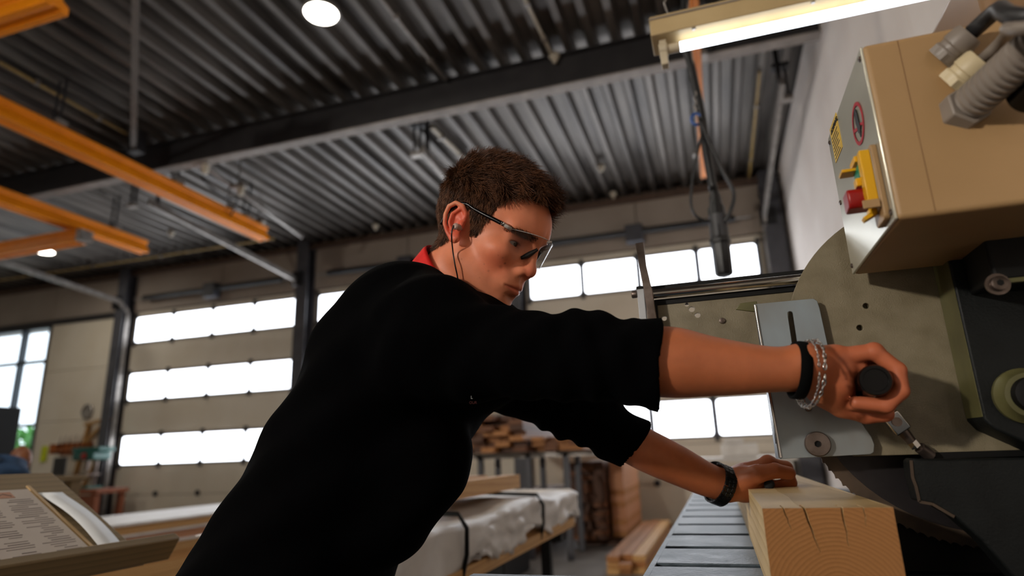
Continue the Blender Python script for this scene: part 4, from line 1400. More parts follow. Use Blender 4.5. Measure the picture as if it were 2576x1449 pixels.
tag(B().box((-13.55, 9.93, 1.3), (-13.4, 9.979, 1.62)).build('safety_vest', mat('hi_vis_yellow', 'cfd820', 'bcc51a', rough=.7), at=(-13.5, 9.87, 1.3), bevel=.015), 'yellow high-visibility vest hanging by the window', 'vest')
# white crate and box far behind the left hand
t = thing('white_container', 'white container on a white table behind the left hand, near the far wall', 'container', (.2, 8.6, 1.0))
B().box((0.02, 8.4, .98), (.45, 8.9, 1.14)).build('body', m_wedge, t, bevel=.02)
B().box((0.06, 8.45, 1.14), (.3, 8.8, 1.2)).build('lid', m_wedge, t, bevel=.02)
t = thing('white_table', 'white table near the far wall behind the left hand', 'table', (.1, 8.6, 0))
B().box((-.38, 8.2, .93), (.85, 9.1, .98)).build('top', m_wedge, t, bevel=.006)
for x_ in (-.3, .77):
    for y_ in (8.3, 9.0):
        B().box((x_ - .03, y_ - .03, 0), (x_ + .03, y_ + .03, .93)).build('leg', m_wedge, t)

# ================================================================== THE YOUNG MAN
def V3(v):
    return np.array(v, dtype=np.float32)


def rcone(P, a, b, ra, rb):
    a, b = V3(a), V3(b)
    ab = b - a
    t = np.clip(((P - a) @ ab) / max(float(ab @ ab), 1e-12), 0, 1)
    d = P - a - t[:, None] * ab
    return np.sqrt((d * d).sum(1)) - (ra + (rb - ra) * t)


def ell(P, c, r, M=None):
    q = P - V3(c)
    if M is not None:
        q = q @ M
    r = V3(r)
    q = q / r
    k0 = np.sqrt((q * q).sum(1))
    q = q / r
    k1 = np.sqrt((q * q).sum(1)) + 1e-9
    return k0 * (k0 - 1) / k1


def smin(a, b, k):
    h = np.maximum(k - np.abs(a - b), 0) / k
    return np.minimum(a, b) - h * h * k * .25


def smax(a, b, k):
    return -smin(-a, -b, k)


def chain(P, pts, k=None):
    d = None
    for (a, ra), (b_, rb) in zip(pts, pts[1:]):
        e = rcone(P, a, b_, ra, rb)
        d = e if d is None else (np.minimum(d, e) if k is None else smin(d, e, k))
    return d


def nets(fn, lo, hi, h):
    """surface nets over a signed distance function, evaluated only near the surface"""
    lo = np.array(lo)
    n = (np.ceil((np.array(hi) - lo) / (4 * h)).astype(int)) * 4
    nc = n // 4 + 1
    g = np.stack(np.meshgrid(*[lo[i] + np.arange(nc[i]) * 4 * h for i in range(3)], indexing='ij'), -1).reshape(-1, 3).astype(np.float32)
    cv_ = np.concatenate([fn(g[i:i + 400000]) for i in range(0, len(g), 400000)]).reshape(nc)
    near = np.abs(cv_) < 4 * h * 2.3
    act = np.zeros(nc - 1, bool)
    for dx in (0, 1):
        for dy in (0, 1):
            for dz in (0, 1):
                act |= near[dx:dx + nc[0] - 1, dy:dy + nc[1] - 1, dz:dz + nc[2] - 1]
    N = n + 1
    F = np.where(cv_[:-1, :-1, :-1] < 0, np.float32(-1), np.float32(1)).repeat(4, 0).repeat(4, 1).repeat(4, 2)
    F = np.pad(F, ((0, 1), (0, 1), (0, 1)), mode='edge')
    mk = np.zeros(N, bool)
    am = act.repeat(4, 0).repeat(4, 1).repeat(4, 2)
    for dx in (0, 1):
        for dy in (0, 1):
            for dz in (0, 1):
                mk[dx:dx + n[0], dy:dy + n[1], dz:dz + n[2]] |= am
    del am
    idx = np.argwhere(mk)
    vals = np.empty(len(idx), np.float32)
    for i in range(0, len(idx), 400000):
        vals[i:i + 400000] = fn((lo + idx[i:i + 400000] * h).astype(np.float32))
    F[mk] = vals
    del mk, idx
    ins = F < 0
    s = np.zeros(n, np.uint8)
    for dx in (0, 1):
        for dy in (0, 1):
            for dz in (0, 1):
                s += ins[dx:dx + n[0], dy:dy + n[1], dz:dz + n[2]]
    cells = np.argwhere((s > 0) & (s < 8))
    del s
    ids = np.full(n, -1, np.int32)
    ids[tuple(cells.T)] = np.arange(len(cells))
    acc = np.zeros((len(cells), 3))
    cnt = np.zeros(len(cells))
    cor = [(0, 0, 0), (1, 0, 0), (0, 1, 0), (1, 1, 0), (0, 0, 1), (1, 0, 1), (0, 1, 1), (1, 1, 1)]
    fv = [F[cells[:, 0] + c[0], cells[:, 1] + c[1], cells[:, 2] + c[2]] for c in cor]
    for a, b_ in ((0, 1), (2, 3), (4, 5), (6, 7), (0, 2), (1, 3), (4, 6), (5, 7), (0, 4), (1, 5), (2, 6), (3, 7)):
        m_ = (fv[a] < 0) != (fv[b_] < 0)
        t = fv[a][m_] / (fv[a][m_] - fv[b_][m_])
        ca, cb_ = np.array(cor[a]), np.array(cor[b_])
        acc[m_] += ca + t[:, None] * (cb_ - ca)
        cnt[m_] += 1
    vt = lo + (cells + acc / cnt[:, None]) * h
    quads = []
    for ax in range(3):
        o1, o2 = [(1, 2), (2, 0), (0, 1)][ax]
        sl0 = [slice(None)] * 3
        sl1 = [slice(None)] * 3
        sl0[ax], sl1[ax] = slice(0, -1), slice(1, None)
        cr = ins[tuple(sl0)] != ins[tuple(sl1)]
        e = np.argwhere(cr)
        ok = (e[:, o1] > 0) & (e[:, o2] > 0) & (e[:, o1] < n[o1]) & (e[:, o2] < n[o2]) & (e[:, ax] < n[ax])
        e = e[ok]
        sgn = ins[tuple(e.T)]
        d1, d2 = np.zeros(3, int), np.zeros(3, int)
        d1[o1], d2[o2] = 1, 1
        q = np.stack([ids[tuple((e - d1 - d2).T)], ids[tuple((e - d2).T)], ids[tuple(e.T)], ids[tuple((e - d1).T)]], 1)
        q[~sgn] = q[~sgn][:, ::-1]
        quads.append(q)
    return vt, np.concatenate(quads)


def np_mesh(name, vt, qd, m, parent=None, at=None):
    base = np.array(wloc(parent) if parent is not None else Vector(at) if at is not None else Vector())
    me = bpy.data.meshes.new(name)
    k = qd.shape[1]
    me.vertices.add(len(vt))
    me.vertices.foreach_set('co', (vt - base).astype(np.float32).ravel())
    me.loops.add(len(qd) * k)
    me.loops.foreach_set('vertex_index', qd.astype(np.int32).ravel())
    me.polygons.add(len(qd))
    me.polygons.foreach_set('loop_start', np.arange(len(qd), dtype=np.int32) * k)
    me.polygons.foreach_set('use_smooth', np.ones(len(qd), bool))
    me.update(calc_edges=True)
    me.materials.append(m)
    o = bpy.data.objects.new(name, me)
    C.objects.link(o)
    if parent is not None:
        o.parent = parent
    elif at is not None:
        o.location = at
    return o


# ------------------------------------------------------------------ joints (metres, world)
HEAD_O = np.array([-.354, .979, .367 + H])
HEAD_R = np.array([[0.8791, 0.1561, 0.4504], [-0.1534, 0.9872, -0.0429], [-0.4513, -0.0314, 0.8918]])


def hw(p):                       # head-local -> world
    return Vector(HEAD_R @ np.array(p, float) + HEAD_O)


RSH = A(1085, 850, .93)
LSH = A(1245, 905, 1.25)
neck0 = hw((-.022, 0, -.045))
neck1 = U(1085, 775, 1.0)
pel, mid, che, upc = U(725, 1475, 1.0), U(868, 1215, 1.0), U(1000, 985, 1.0), U(1075, 845, 1.0)
# right arm: points and radii
RA = [(RSH, .04), (A(1330, 885, .86), .038), (A(1560, 905, .82), .040), (A(1650, 909, .805), .0472), (A(1700, 912, .80), .0465), (A(1762, 919, .795), .0415),
      (A(1869, 927, .785), .0315), (A(1945, 929, .78), .0283), (A(2015, 930, .777), .0268)]
LA = [(LSH, .04), (A(1420, 1010, 1.17), .034), (A(1540, 1085, 1.14), .036), (A(1620, 1130, 1.135), .0405), (A(1700, 1168, 1.14), .0365), (A(1770, 1203, 1.145), .031), (A(1822, 1224, 1.15), .0275)]


def smooth_limb(pts, n=2):
    c_ = catmull([p for p, r in pts], n)
    r_ = catmull([(r, 0, 0) for p, r in pts], n)
    rr_ = np.array([q.x for q in r_])
    for _ in range(4):
        rr_[1:-1] = .25 * rr_[:-2] + .5 * rr_[1:-1] + .25 * rr_[2:]
    return [(tuple(a_), float(b_)) for a_, b_ in zip(c_, rr_)]


RAs, LAs = smooth_limb(RA), smooth_limb(LA)


def head_sdf(L):
    S = L.copy()
    S[:, 1] = np.abs(S[:, 1])
    d = ell(S, (-.008, 0, .048), (.098, .077, .086))
    d = smin(d, ell(S, (.043, 0, .046), (.069, .061, .056)), .03)
    d = smin(d, ell(S, (.035, 0, -.022), (.063, .058, .062)), .025)
    d = smin(d, ell(S, (.034, 0, -.062), (.055, .044, .043)), .02)
    d = smin(d, rcone(S, (.008, .050, -.045), (.075, .014, -.089), .017, .014), .02)
    d = smin(d, ell(S, (.080, 0, -.091), (.018, .020, .0155)), .012)
    d = smin(d, ell(S, (.064, .043, -.013), (.024, .019, .016)), .02)
    d = smin(d, rcone(S, (.100, .010, .036), (.081, .046, .031), .010, .0095), .016)
    d = smax(d, -ell(S, (.101, .034, .0095), (.020, .0200, .0130)), .012)
    # nose
    nz_ = smin(rcone(S, (.1005, 0, .026), (.1085, 0, -.019), .0072, .0095), ell(S, (.1095, 0, -.0250), (.0120, .0115, .0108)), .01)
    nz_ = smin(nz_, ell(S, (.0985, .0128, -.0300), (.0115, .0075, .0088)), .007)
    d = smin(d, nz_, .009)
    d = smax(d, -ell(S, (.1040, .0068, -.0392), (.0060, .0034, .0042)), .004)
    # muzzle and lips
    d = smin(d, ell(S, (.081, 0, -.056), (.0235, .033, .023)), .014)
    d = smax(d, -rcone(S, (.1095, 0, -.040), (.109, 0, -.050), .004, .003), .006)
    d = smin(d, rcone(S, (.1020, .004, -.0562), (.0912, .0275, -.0603), .0056, .0022), .005)
    d = smin(d, rcone(S, (.1010, 0, -.0672), (.0912, .0255, -.0618), .0068, .0022), .005)
    d = smax(d, -rcone(S, (.1085, 0, -.0614), (.0942, .0290, -.0610), .0015, .0014), .003)
    d = smax(d, -ell(S, (.1035, 0, -.0775), (.008, .016, .0045)), .009)
    # lids around the eyeball, open as a narrow slit
    d = smin(d, ell(S, (.0755, .034, .0085), (.0142, .0165, .0138)), .007)
    d = smax(d, -ell(S, (.0905, .0360, .0060), (.011, .0175, .0034)), .0018)
    # ear
    a = math.radians(-14)
    Mx = np.array([[math.cos(a), 0, math.sin(a)], [0, 1, 0], [-math.sin(a), 0, math.cos(a)]], np.float32)
    E = (S - V3((-.006, .0, .002))) @ Mx
    e = ell(E, (-.004, .0775, .002), (.0155, .0045, .027))
    hp = [((.011, .075, .004), .0028), ((.013, .078, .016), .0034), ((.007, .083, .029), .0037), ((-.006, .086, .0335), .0038), ((-.0165, .088, .0265), .0038), ((-.0205, .088, .012), .0036),
          ((-.0195, .0865, -.003), .0033), ((-.0135, .083, -.016), .0032), ((-.004, .080, -.027), .0042), ((.004, .078, -.026), .005)]
    e = smin(e, chain(E, hp), .004)
    e = smin(e, ell(E, (.0015, .079, -.0245), (.0085, .0048, .0095)), .005)
    e = smin(e, chain(E, [((.002, .0825, .0245), .003), ((-.009, .085, .014), .0034), ((-.0105, .085, .0), .0034), ((-.005, .083, -.012), .003)]), .004)
    e = smax(e, -ell(E, (.0005, .0875, -.001), (.0085, .0085, .0105)), .004)
    e = smin(e, ell(E, (.0095, .0785, -.0025), (.004, .005, .006)), .004)
    d = smin(d, e, .006)
    return d


# ---- right hand on the handle: fingers go over the top, round the far side and back underneath
HC = np.array([hx, 0, hz])
FY_ = (.862, .8815, .9015, .921)          # little finger nearest the camera


def hnd(dx, dz, y):
    return (hx + dx, y, hz + dz)


rfing = []
for i, y_ in enumerate(FY_):
    g = (.92, 1.0, 1.04, 1.02)[i]
    r_ = (.0092, .0100, .0105, .0103)[i]
    rfing.append([(hnd(-.034, .0335, y_), r_ * 1.22), (hnd(.010 * g, .0365, y_), r_ * 1.08), (hnd(.0335 * g, .0125, y_), r_ * 1.02), (hnd(.0325 * g, -.0125, y_), r_ * .98),
                  (hnd(.012, -.0285, y_ + .001), r_ * .95), (hnd(-.0195, -.0235, y_ + .002), r_ * .86)])
WR = RA[-1][0]
rmeta = [(tuple(Vector(WR) + Vector((.008, .0, .002)) + Vector((0, (y_ - .89) * .42, .006))), rfing[i][0][0]) for i, y_ in enumerate(FY_)]
rthumb = [(tuple(A(2062, 962, .79)), .0185), (tuple(A(2120, 1018, .80)), .0165), (tuple(A(2178, 1040, .795)), .0125), (tuple(A(2226, 1040, .785)), .0108)]


def rhand_sdf(P):
    d = None
    for i in range(4):
        e = rcone(P, rmeta[i][0], rmeta[i][1], .0175, .0125)
        d = e if d is None else smin(d, e, .012)
    d = smin(d, ell(P, tuple(A(2090, 940, .792)), (.026, .026, .024)), .02)
    d = smin(d, ell(P, tuple(A(2082, 975, .80)), (.026, .022, .022)), .02)
    d = smin(d, ell(P, hnd(-.040, .004, .893), (.018, .030, .024)), .02)
    d = smin(d, rcone(P, tuple(U(2157, 926, .874)), tuple(U(2157, 926, .93)), .011, .011), .01)
    d = smin(d, rcone(P, hnd(-.027, .017, .866), hnd(-.027, .017, .925), .0125, .0125), .008)
    d = smin(d, rcone(P, hnd(-.031, .0, .868), hnd(-.031, .0, .925), .0125, .0125), .008)
    th = smin(d, chain(P, rthumb, .004), .014)
    fi = None
    for f_ in rfing:
        e = chain(P, f_, .003)
        fi = e if fi is None else smin(fi, e, .0025)
    d = smin(d, fi, .006)
    for f_ in rfing:                        # knuckles
        d = smin(d, rcone(P, f_[0][0], f_[0][0], .0135, .0135), .006)
        d = smin(d, rcone(P, f_[1][0], f_[1][0], .0112, .0112), .003)
    return smin(d, th, .0025)


# ---- left fist on the beam, thumb along the near side
lw_ = Vector(LA[-1][0])


def la(px_, py_, dd):
    return tuple(A(px_, py_, dd))


lmeta = [(tuple(lw_ + Vector((.012, .000 + .006 * i - .008, .004))), la(1932 - 2 * i, 1166 + 3 * i, 1.155 + .022 * i)) for i in range(4)]
lfing = []
for i in range(4):
    dd = 1.150 + .021 * i
    lfing.append([(lmeta[i][1], .0125), (la(1978, 1176 + 2 * i, dd), .0112), (la(1990 - 2 * i, 1214, dd), .0102), (la(1950, 1222, dd), .0092), (la(1918, 1208, dd), .008)])
lthumb = [(la(1868, 1205, 1.135), .0195), (la(1905, 1192, 1.118), .0155), (la(1950, 1184, 1.112), .0128), (la(1985, 1190, 1.112), .0112)]


def lhand_sdf(P):
    d = None
    for i in range(4):
        e = rcone(P, lmeta[i][0], lmeta[i][1], .0185, .0135)
        d = e if d is None else smin(d, e, .014)
    d = smin(d, ell(P, la(1882, 1212, 1.16), (.034, .032, .029)), .02)
    d = smin(d, ell(P, la(1872, 1236, 1.165), (.022, .030, .018)), .018)
    d = smin(d, chain(P, lthumb, .004), .012)
    fi = None
    for f_ in lfing:
        e = chain(P, f_, .003)
        fi = e if fi is None else smin(fi, e, .0025)
    d = smin(d, fi, .006)
    for f_ in lfing:
        d = smin(d, rcone(P, f_[0][0], f_[0][0], .0145, .0145), .006)
    return d


def inbox(P, lo, hi):
    return np.all((P > V3(lo)) & (P < V3(hi)), axis=1)


def group(P, fn, lo, hi, far=.05):
    out = np.full(len(P), far, np.float32)
    m_ = inbox(P, lo, hi)
    if m_.any():
        out[m_] = np.minimum(fn(P[m_]), far)
    return out


HR32, HO32 = HEAD_R.astype(np.float32), HEAD_O.astype(np.float32)
RW = np.array(WR)
# flattened forearm / wrist: squeeze across the palm-to-back direction near the wrist


def body_sdf(P):
    d = group(P, lambda Q: head_sdf((Q - HO32) @ HR32), HEAD_O - .19, HEAD_O + .19)
    d = smin(d, chain(P, [(neck0, .056), (tuple(Vector(neck0).lerp(Vector(neck1), .55)), .056), (neck1, .068)], .01), .022)
    S = P.copy()
    S[:, 1] = 1.0 + (S[:, 1] - 1.0) * .72
    d = smin(d, chain(S, [(upc, .095), (che, .112), (tuple(Vector(che).lerp(Vector(mid), .4)), .10)], .02), .04)
    ar = chain(P, RAs)
    ar = smin(ar, chain(P, LAs), .02)
    d = smin(d, ar, .03)
    d = smin(d, group(P, rhand_sdf, (RW[0] - .06, .80, 1.05), (RW[0] + .2, 1.0, 1.26)), .018)
    lo = np.array(lw_)
    d = smin(d, group(P, lhand_sdf, lo - np.array([.07, .12, .1]), lo + np.array([.16, .16, .12])), .016)
    return d


def trunk_sdf(P):
    S = P.copy()
    S[:, 1] = 1.0 + (S[:, 1] - 1.0) * .74
    return S


# ------------------------------------------------------------------ the body (skin)
m_skin = bpy.data.materials.new('skin')
m_skin.use_nodes = True
q = NT(m_skin)
vc = q.add('ShaderNodeVertexColor')
vc.layer_name = 'tone'
tcn = q.add('ShaderNodeTexCoord')
n1 = q.add('ShaderNodeTexNoise', i_Scale=55., i_Detail=5.)
n2 = q.add('ShaderNodeTexNoise', i_Scale=900., i_Detail=2.)
q.link(tcn.outputs['Object'], n1.inputs['Vector'])
q.link(tcn.outputs['Object'], n2.inputs['Vector'])
mr = q.add('ShaderNodeMapRange')
mr.inputs['To Min'].default_value = .84
mr.inputs['To Max'].default_value = 1.14
q.link(n1.outputs['Fac'], mr.inputs[0])
mm = q.add('ShaderNodeVectorMath', operation='SCALE')
q.link(vc.outputs[0], mm.inputs[0])
q.link(mr.outputs[0], mm.inputs['Scale'])
q.link(mm.outputs[0], q.b.inputs['Base Color'])
q.b.inputs['Roughness'].default_value = .48
q.b.inputs['Specular IOR Level'].default_value = .4
q.b.inputs['Subsurface Weight'].default_value = .12
q.b.inputs['Subsurface Radius'].default_value = (.012, .004, .002)
q.b.inputs['Subsurface Scale'].default_value = 1.0
bp = q.add('ShaderNodeBump')
bp.inputs['Strength'].default_value = .12
bp.inputs['Distance'].default_value = .002
q.link(n2.outputs['Fac'], bp.inputs['Height'])
q.link(bp.outputs[0], q.b.inputs['Normal'])

PB = Vector((-.6, 1.0, 0))
SKIN_H = .0017
vt, qd = nets(body_sdf, (-.62, .77, .97), (.27, 1.42, 1.63), SKIN_H)
# relax the forearms so that they taper evenly
wgt = np.zeros(len(vt))
for pts_, x1_ in ((RA, RA[-1][0].x - .012), (LA, LA[-1][0].x - .008)):
    c0_, c1_ = np.array(pts_[2][0]), np.array(pts_[-1][0])
    ab_ = c1_ - c0_
    t_ = np.clip(((vt - c0_) @ ab_) / (ab_ @ ab_), 0, 1)
    near_ = np.linalg.norm(vt - c0_ - t_[:, None] * ab_, axis=1) < .085
    wgt = np.maximum(wgt, near_ * np.clip((x1_ - vt[:, 0]) / .015, 0, 1))
fr_ = np.where(wgt > 0)[0]
remap = np.full(len(vt), -1)
e_ = np.concatenate([qd[:, [0, 1]], qd[:, [1, 2]], qd[:, [2, 3]], qd[:, [3, 0]]])
e_ = np.concatenate([e_, e_[:, ::-1]])
e_ = e_[wgt[e_[:, 0]] > 0]
deg = np.maximum(np.bincount(e_[:, 0], minlength=len(vt)), 1)
for _ in range(60):
    av = np.stack([np.bincount(e_[:, 0], weights=vt[e_[:, 1], k_], minlength=len(vt)) for k_ in range(3)], 1) / deg[:, None]
    vt = np.where(wgt[:, None] > 0, vt + (av - vt) * .6 * wgt[:, None], vt)
person = np_mesh('person', vt, qd, m_skin, at=tuple(PB))
tag(person, 'young man in a black sweater leaning over to pull a saw handle', 'person')
# skin tones by place on the body
Lc = (vt - HEAD_O) @ HEAD_R
col = np.tile(np.array(lin('da8460')), (len(vt), 1))


def blend(mask, c):
    global col
    mask = np.clip(mask, 0, 1)[:, None]
    col = col * (1 - mask) + np.array(lin(c)) * mask


def spot(c, r, soft=.5):
    d_ = np.sqrt((((Lc - np.array(c)) / np.array(r)) ** 2).sum(1))
    return np.clip((1 - d_) / soft, 0, 1)


blend(np.clip((vt[:, 0] + .16) / .05, 0, 1), 'b56842')
inhead = np.abs(Lc).max(1) < .17
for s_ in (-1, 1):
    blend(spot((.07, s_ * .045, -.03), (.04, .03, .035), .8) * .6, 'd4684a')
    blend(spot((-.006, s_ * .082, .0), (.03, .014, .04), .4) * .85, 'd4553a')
    blend(spot((.088, s_ * .034, .010), (.026, .026, .018), .7) * .6, '8a4a38')  # eye sockets darkened: shade of the brow painted into the skin
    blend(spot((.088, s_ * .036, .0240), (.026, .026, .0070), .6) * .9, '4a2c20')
blend(spot((.113, 0, -.027), (.018, .02, .018), .7) * .6, 'd0604a')
lips = np.maximum(np.clip(1 - np.abs(Lc[:, 2] + .0614) / (.0095 * np.clip(1 - (np.abs(Lc[:, 1]) / .03) ** 2, .08, 1)), 0, 1) * 2, 0)
lips = np.clip(lips, 0, 1) * (np.abs(Lc[:, 1]) < .0285) * (Lc[:, 0] > .082) * inhead
blend(lips * .6, 'b04a3a')
beard = np.clip((-.045 - Lc[:, 2]) / .03, 0, 1) * (Lc[:, 0] > .02) * inhead * np.clip((Lc[:, 2] + .14) / .03, 0, 1)
blend(beard * .22 * (1 - lips), '7d5a48')
for c_, r_ in (((.1025, -.026, .083), .0022), ((.105, -.036, .066), .0018), ((.072, -.054, -.018), .0018), ((.075, -.047, -.045), .0025), ((.086, -.04, -.030), .0017), ((.060, -.054, -.05), .0016), ((.096, -.03, -.012), .0016)):
    blend(spot(c_, (r_ * 1.6,) * 3, .5) * .7, '8d4a36')
# moles and blemishes where they sit on the cheek and forehead
cq = (vt - np.array([0, 0, H])) @ R.T
pxv = np.c_[1288 + FPX * cq[:, 0] / cq[:, 2], 724.5 + FPX * cq[:, 1] / cq[:, 2]]
for mx, my, r_, c_ in ((1286, 522, .0032, 'b03c28'), (1391, 549, .0018, '4a2a20'), (1157, 654, .0018, '7a4030'), (1215, 668, .0017, '8a4836'), (1227, 683, .0022, '7a4030'), (1204, 701, .0016, '8a4836'),
                       (1263, 675, .0040, '9c5238'), (1268, 652, .002, '9c5040'), (1250, 646, .0018, 'a85540')):
    near_ = np.where((np.abs(pxv[:, 0] - mx) < 4) & (np.abs(pxv[:, 1] - my) < 4) & inhead)[0]
    if len(near_):
        k_ = near_[np.argmin(cq[near_, 2])]
        d_ = np.sqrt(((vt - vt[k_]) ** 2).sum(1))
        blend(np.clip(1.5 - d_ / (r_ * .75), 0, 1) * .42, c_)
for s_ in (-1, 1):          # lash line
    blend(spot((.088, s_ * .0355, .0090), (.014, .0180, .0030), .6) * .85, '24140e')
# hands a little redder
hd_m = np.clip((vt[:, 0] - (RW[0] - .0)) / .05, 0, 1)
blend(hd_m * .45, 'c2684a')
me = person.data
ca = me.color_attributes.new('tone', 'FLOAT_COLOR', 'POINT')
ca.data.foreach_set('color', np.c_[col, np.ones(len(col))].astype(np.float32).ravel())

# eyes
m_eye = bpy.data.materials.new('eyeball')
m_eye.use_nodes = True
q = NT(m_eye)
vc = q.add('ShaderNodeVertexColor')
vc.layer_name = 'tone'
q.link(vc.outputs[0], q.b.inputs['Base Color'])
q.b.inputs['Roughness'].default_value = .12
gaze = np.array([.97, .12, -.2])
gaze /= np.linalg.norm(gaze)
for s_ in (-1, 1):
    c_ = np.array([.0758, s_ * .034, .0085])
    b = B().ball((0, 0, 0), .0126, 40, 30)
    loc = np.array(b.v)
    wv = (loc + c_) @ HEAD_R.T + HEAD_O
    b.v = [tuple(v) for v in wv]
    eo = b.build('eye', m_eye, person, smooth='all')
    dd = np.arccos(np.clip((loc / .0126) @ gaze, -1, 1))
    cc = np.where(dd[:, None] < .18, np.array([[.01, .008, .008]]), np.where(dd[:, None] < .60, np.array([[.03, .018, .012]]), np.array([[.30, .25, .23]])))
    at_ = eo.data.color_attributes.new('tone', 'FLOAT_COLOR', 'POINT')
    at_.data.foreach_set('color', np.c_[cc, np.ones(len(cc))].astype(np.float32).ravel())

# ------------------------------------------------------------------ hair
m_hair = mat('brown_hair', '6d4429', '3c2415', rough=.5, scale=60, spec=.3)
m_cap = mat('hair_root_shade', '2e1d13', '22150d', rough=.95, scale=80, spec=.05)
LX, LY, LZ = Lc.T


def scalp(x, y, z):
    """>0 where hair grows (metres above the hairline), head-local"""
    ay = np.abs(y)
    front = z - np.interp(x, [-.11, -.075, -.045, -.027, -.02, .004, .016, .030, .040, .048, .060, .075, .09, .11],
                          [-.058, -.058, -.045, -.030, .026, .030, -.008, -.006, .020, .040, .062, .076, .086, .094])
    front = front + np.where((x > .05) & (ay > .035), -.006, 0)
    return front


dens = scalp(LX, LY, LZ)
cent = (np.sqrt((np.array([LX, LY, LZ]).T ** 2).sum(1)) < .19)
earm = (np.abs(LY) > .0775) & (np.abs(LX + .004) < .03) & (LZ < .042)
grow = (dens > 0) & cent & ~earm & (LZ > -.065)
fc = qd[grow[qd].all(1)]
p_a, p_b, p_c, p_d = (Lc[fc[:, i]] for i in range(4))
fn_ = np.cross(p_c - p_a, p_d - p_b)
area = np.linalg.norm(fn_, axis=1)
fn_ /= area[:, None] + 1e-12
# inner cap so that no scalp shows through
uniq, inv = np.unique(fc.ravel(), return_inverse=True)
vn = np.zeros((len(uniq), 3))
np.add.at(vn, inv, np.repeat(fn_, 4, 0))
vn /= np.linalg.norm(vn, axis=1)[:, None] + 1e-9


def hair_len(p):
    top = np.clip((p[:, 2] - .055) / .05, 0, 1)
    fr = np.clip((p[:, 0] - .02) / .07, 0, 1)
    return .009 + .034 * top + .012 * top * fr


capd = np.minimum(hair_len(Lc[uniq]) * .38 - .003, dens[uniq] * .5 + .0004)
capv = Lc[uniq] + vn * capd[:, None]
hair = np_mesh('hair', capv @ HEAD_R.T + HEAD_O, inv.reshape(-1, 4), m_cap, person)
hair['label'] = 'short wavy dark brown hair'
NS_ = 26000
pick = rng.choice(len(fc), NS_, p=area / area.sum())
uv = rng.random((NS_, 2))
root = (p_a[pick] * (1 - uv[:, :1]) * (1 - uv[:, 1:]) + p_b[pick] * uv[:, :1] * (1 - uv[:, 1:]) + p_c[pick] * uv[:, :1] * uv[:, 1:] + p_d[pick] * (1 - uv[:, :1]) * uv[:, 1:])
nr = fn_[pick]
ln = hair_len(root) * rng.uniform(.75, 1.25, NS_)
ln *= np.clip(scalp(*root.T) / .012 + .35, .35, 1)
top = np.clip((root[:, 2] - .05) / .05, 0, 1)[:, None]
# comb: down the sides, forward and to the right on top, in wavy clumps
down = np.array([.15, 0, -1.])
fwd = np.array([1., -.25, .25])
comb = down * (1 - top) + fwd * top
cl = np.sin(root @ np.array([[180., 90, 40], [60, 220, 130], [110, -70, 190]]).T) * .38
comb = comb + cl
comb -= nr * (comb * nr).sum(1)[:, None]
comb /= np.linalg.norm(comb, axis=1)[:, None] + 1e-9
SEG = 5
pos = np.zeros((NS_, SEG, 3))
pos[:, 0] = root - nr * .001
cur = root.copy()
dirv = nr * (.42 + .75 * top) + comb * (.75) + rng.normal(0, .16, (NS_, 3))
ph = (root @ np.array([150., 120, 170]))[:, None]
for s_ in range(1, SEG):
    dirv = dirv / np.linalg.norm(dirv, axis=1)[:, None]
    cur = cur + dirv * (ln / (SEG - 1))[:, None]
    pos[:, s_] = cur
    wv = np.sin(ph + s_ * 1.3) * .45 * top
    dirv = dirv + comb * .28 + np.cross(comb, nr) * wv + rng.normal(0, .1, (NS_, 3)) - nr * (.12 + .06 * top)
rad = np.array([.0004, .0004, .00036, .0003, .0001])
t0 = pos[:, -1] - pos[:, 0]
t0 /= np.linalg.norm(t0, axis=1)[:, None] + 1e-9
u0 = np.cross(t0, rng.normal(size=(NS_, 3)))
u0 /= np.linalg.norm(u0, axis=1)[:, None] + 1e-9
v0 = np.cross(t0, u0)
ring = np.stack([u0 * math.cos(a) + v0 * math.sin(a) for a in (0, 2.094, 4.189)], 1)      # N,3,3
hv = pos[:, :, None, :] + ring[:, None, :, :] * rad[None, :, None, None]
hv = hv.reshape(-1, 3) @ HEAD_R.T + HEAD_O
bidx = (np.arange(NS_) * SEG * 3)[:, None, None]
si = (np.arange(SEG - 1) * 3)[None, :, None]
ki = np.arange(3)[None, None, :]
k2 = (np.arange(3) + 1)[None, None, :] % 3
hq = np.stack([bidx + si + ki, bidx + si + k2, bidx + si + 3 + k2, bidx + si + 3 + ki], -1).reshape(-1, 4)
st = np_mesh('hair_strands', hv, hq, m_hair, hair)
st['kind'] = 'stuff'

# eyebrows
bvv, bff = [], []
for s_ in (-1, 1):
    sel = np.where(inhead & (LX > .07) & (np.abs(LY * s_ - .036) < .022) & (np.abs(LZ - (.0255 - 6.0 * (LY * s_ - .030) ** 2)) < .0046))[0]
    if len(sel):
        for k_ in rng.choice(sel, 420):
            p0 = Lc[k_]
            dr_ = np.array([-.25, s_ * .9, .30]) + rng.normal(0, .22, 3)
            dr_ /= np.linalg.norm(dr_)
            L_ = rng.uniform(.005, .009)
            out_ = np.array([.75, s_ * .35, .1])
            a_, b_, c_ = p0 - out_ * .0005, p0 + dr_ * L_ * .5 + out_ * .0016, p0 + dr_ * L_ + out_ * .0012
            sdv = np.cross(dr_, out_) * .00035
            k0 = len(bvv)
            for q_, w_ in ((a_, 1), (b_, .9), (c_, .2)):
                for t_ in (sdv * w_, -sdv * w_ * .5 + out_ * .0004 * w_, -sdv * w_ * .5 - out_ * .0004 * w_):
                    bvv.append((q_ + t_) @ HEAD_R.T + HEAD_O)
            for r_ in (0, 3):
                for j in range(3):
                    bff.append((k0 + r_ + j, k0 + r_ + (j + 1) % 3, k0 + r_ + 3 + (j + 1) % 3, k0 + r_ + 3 + j))
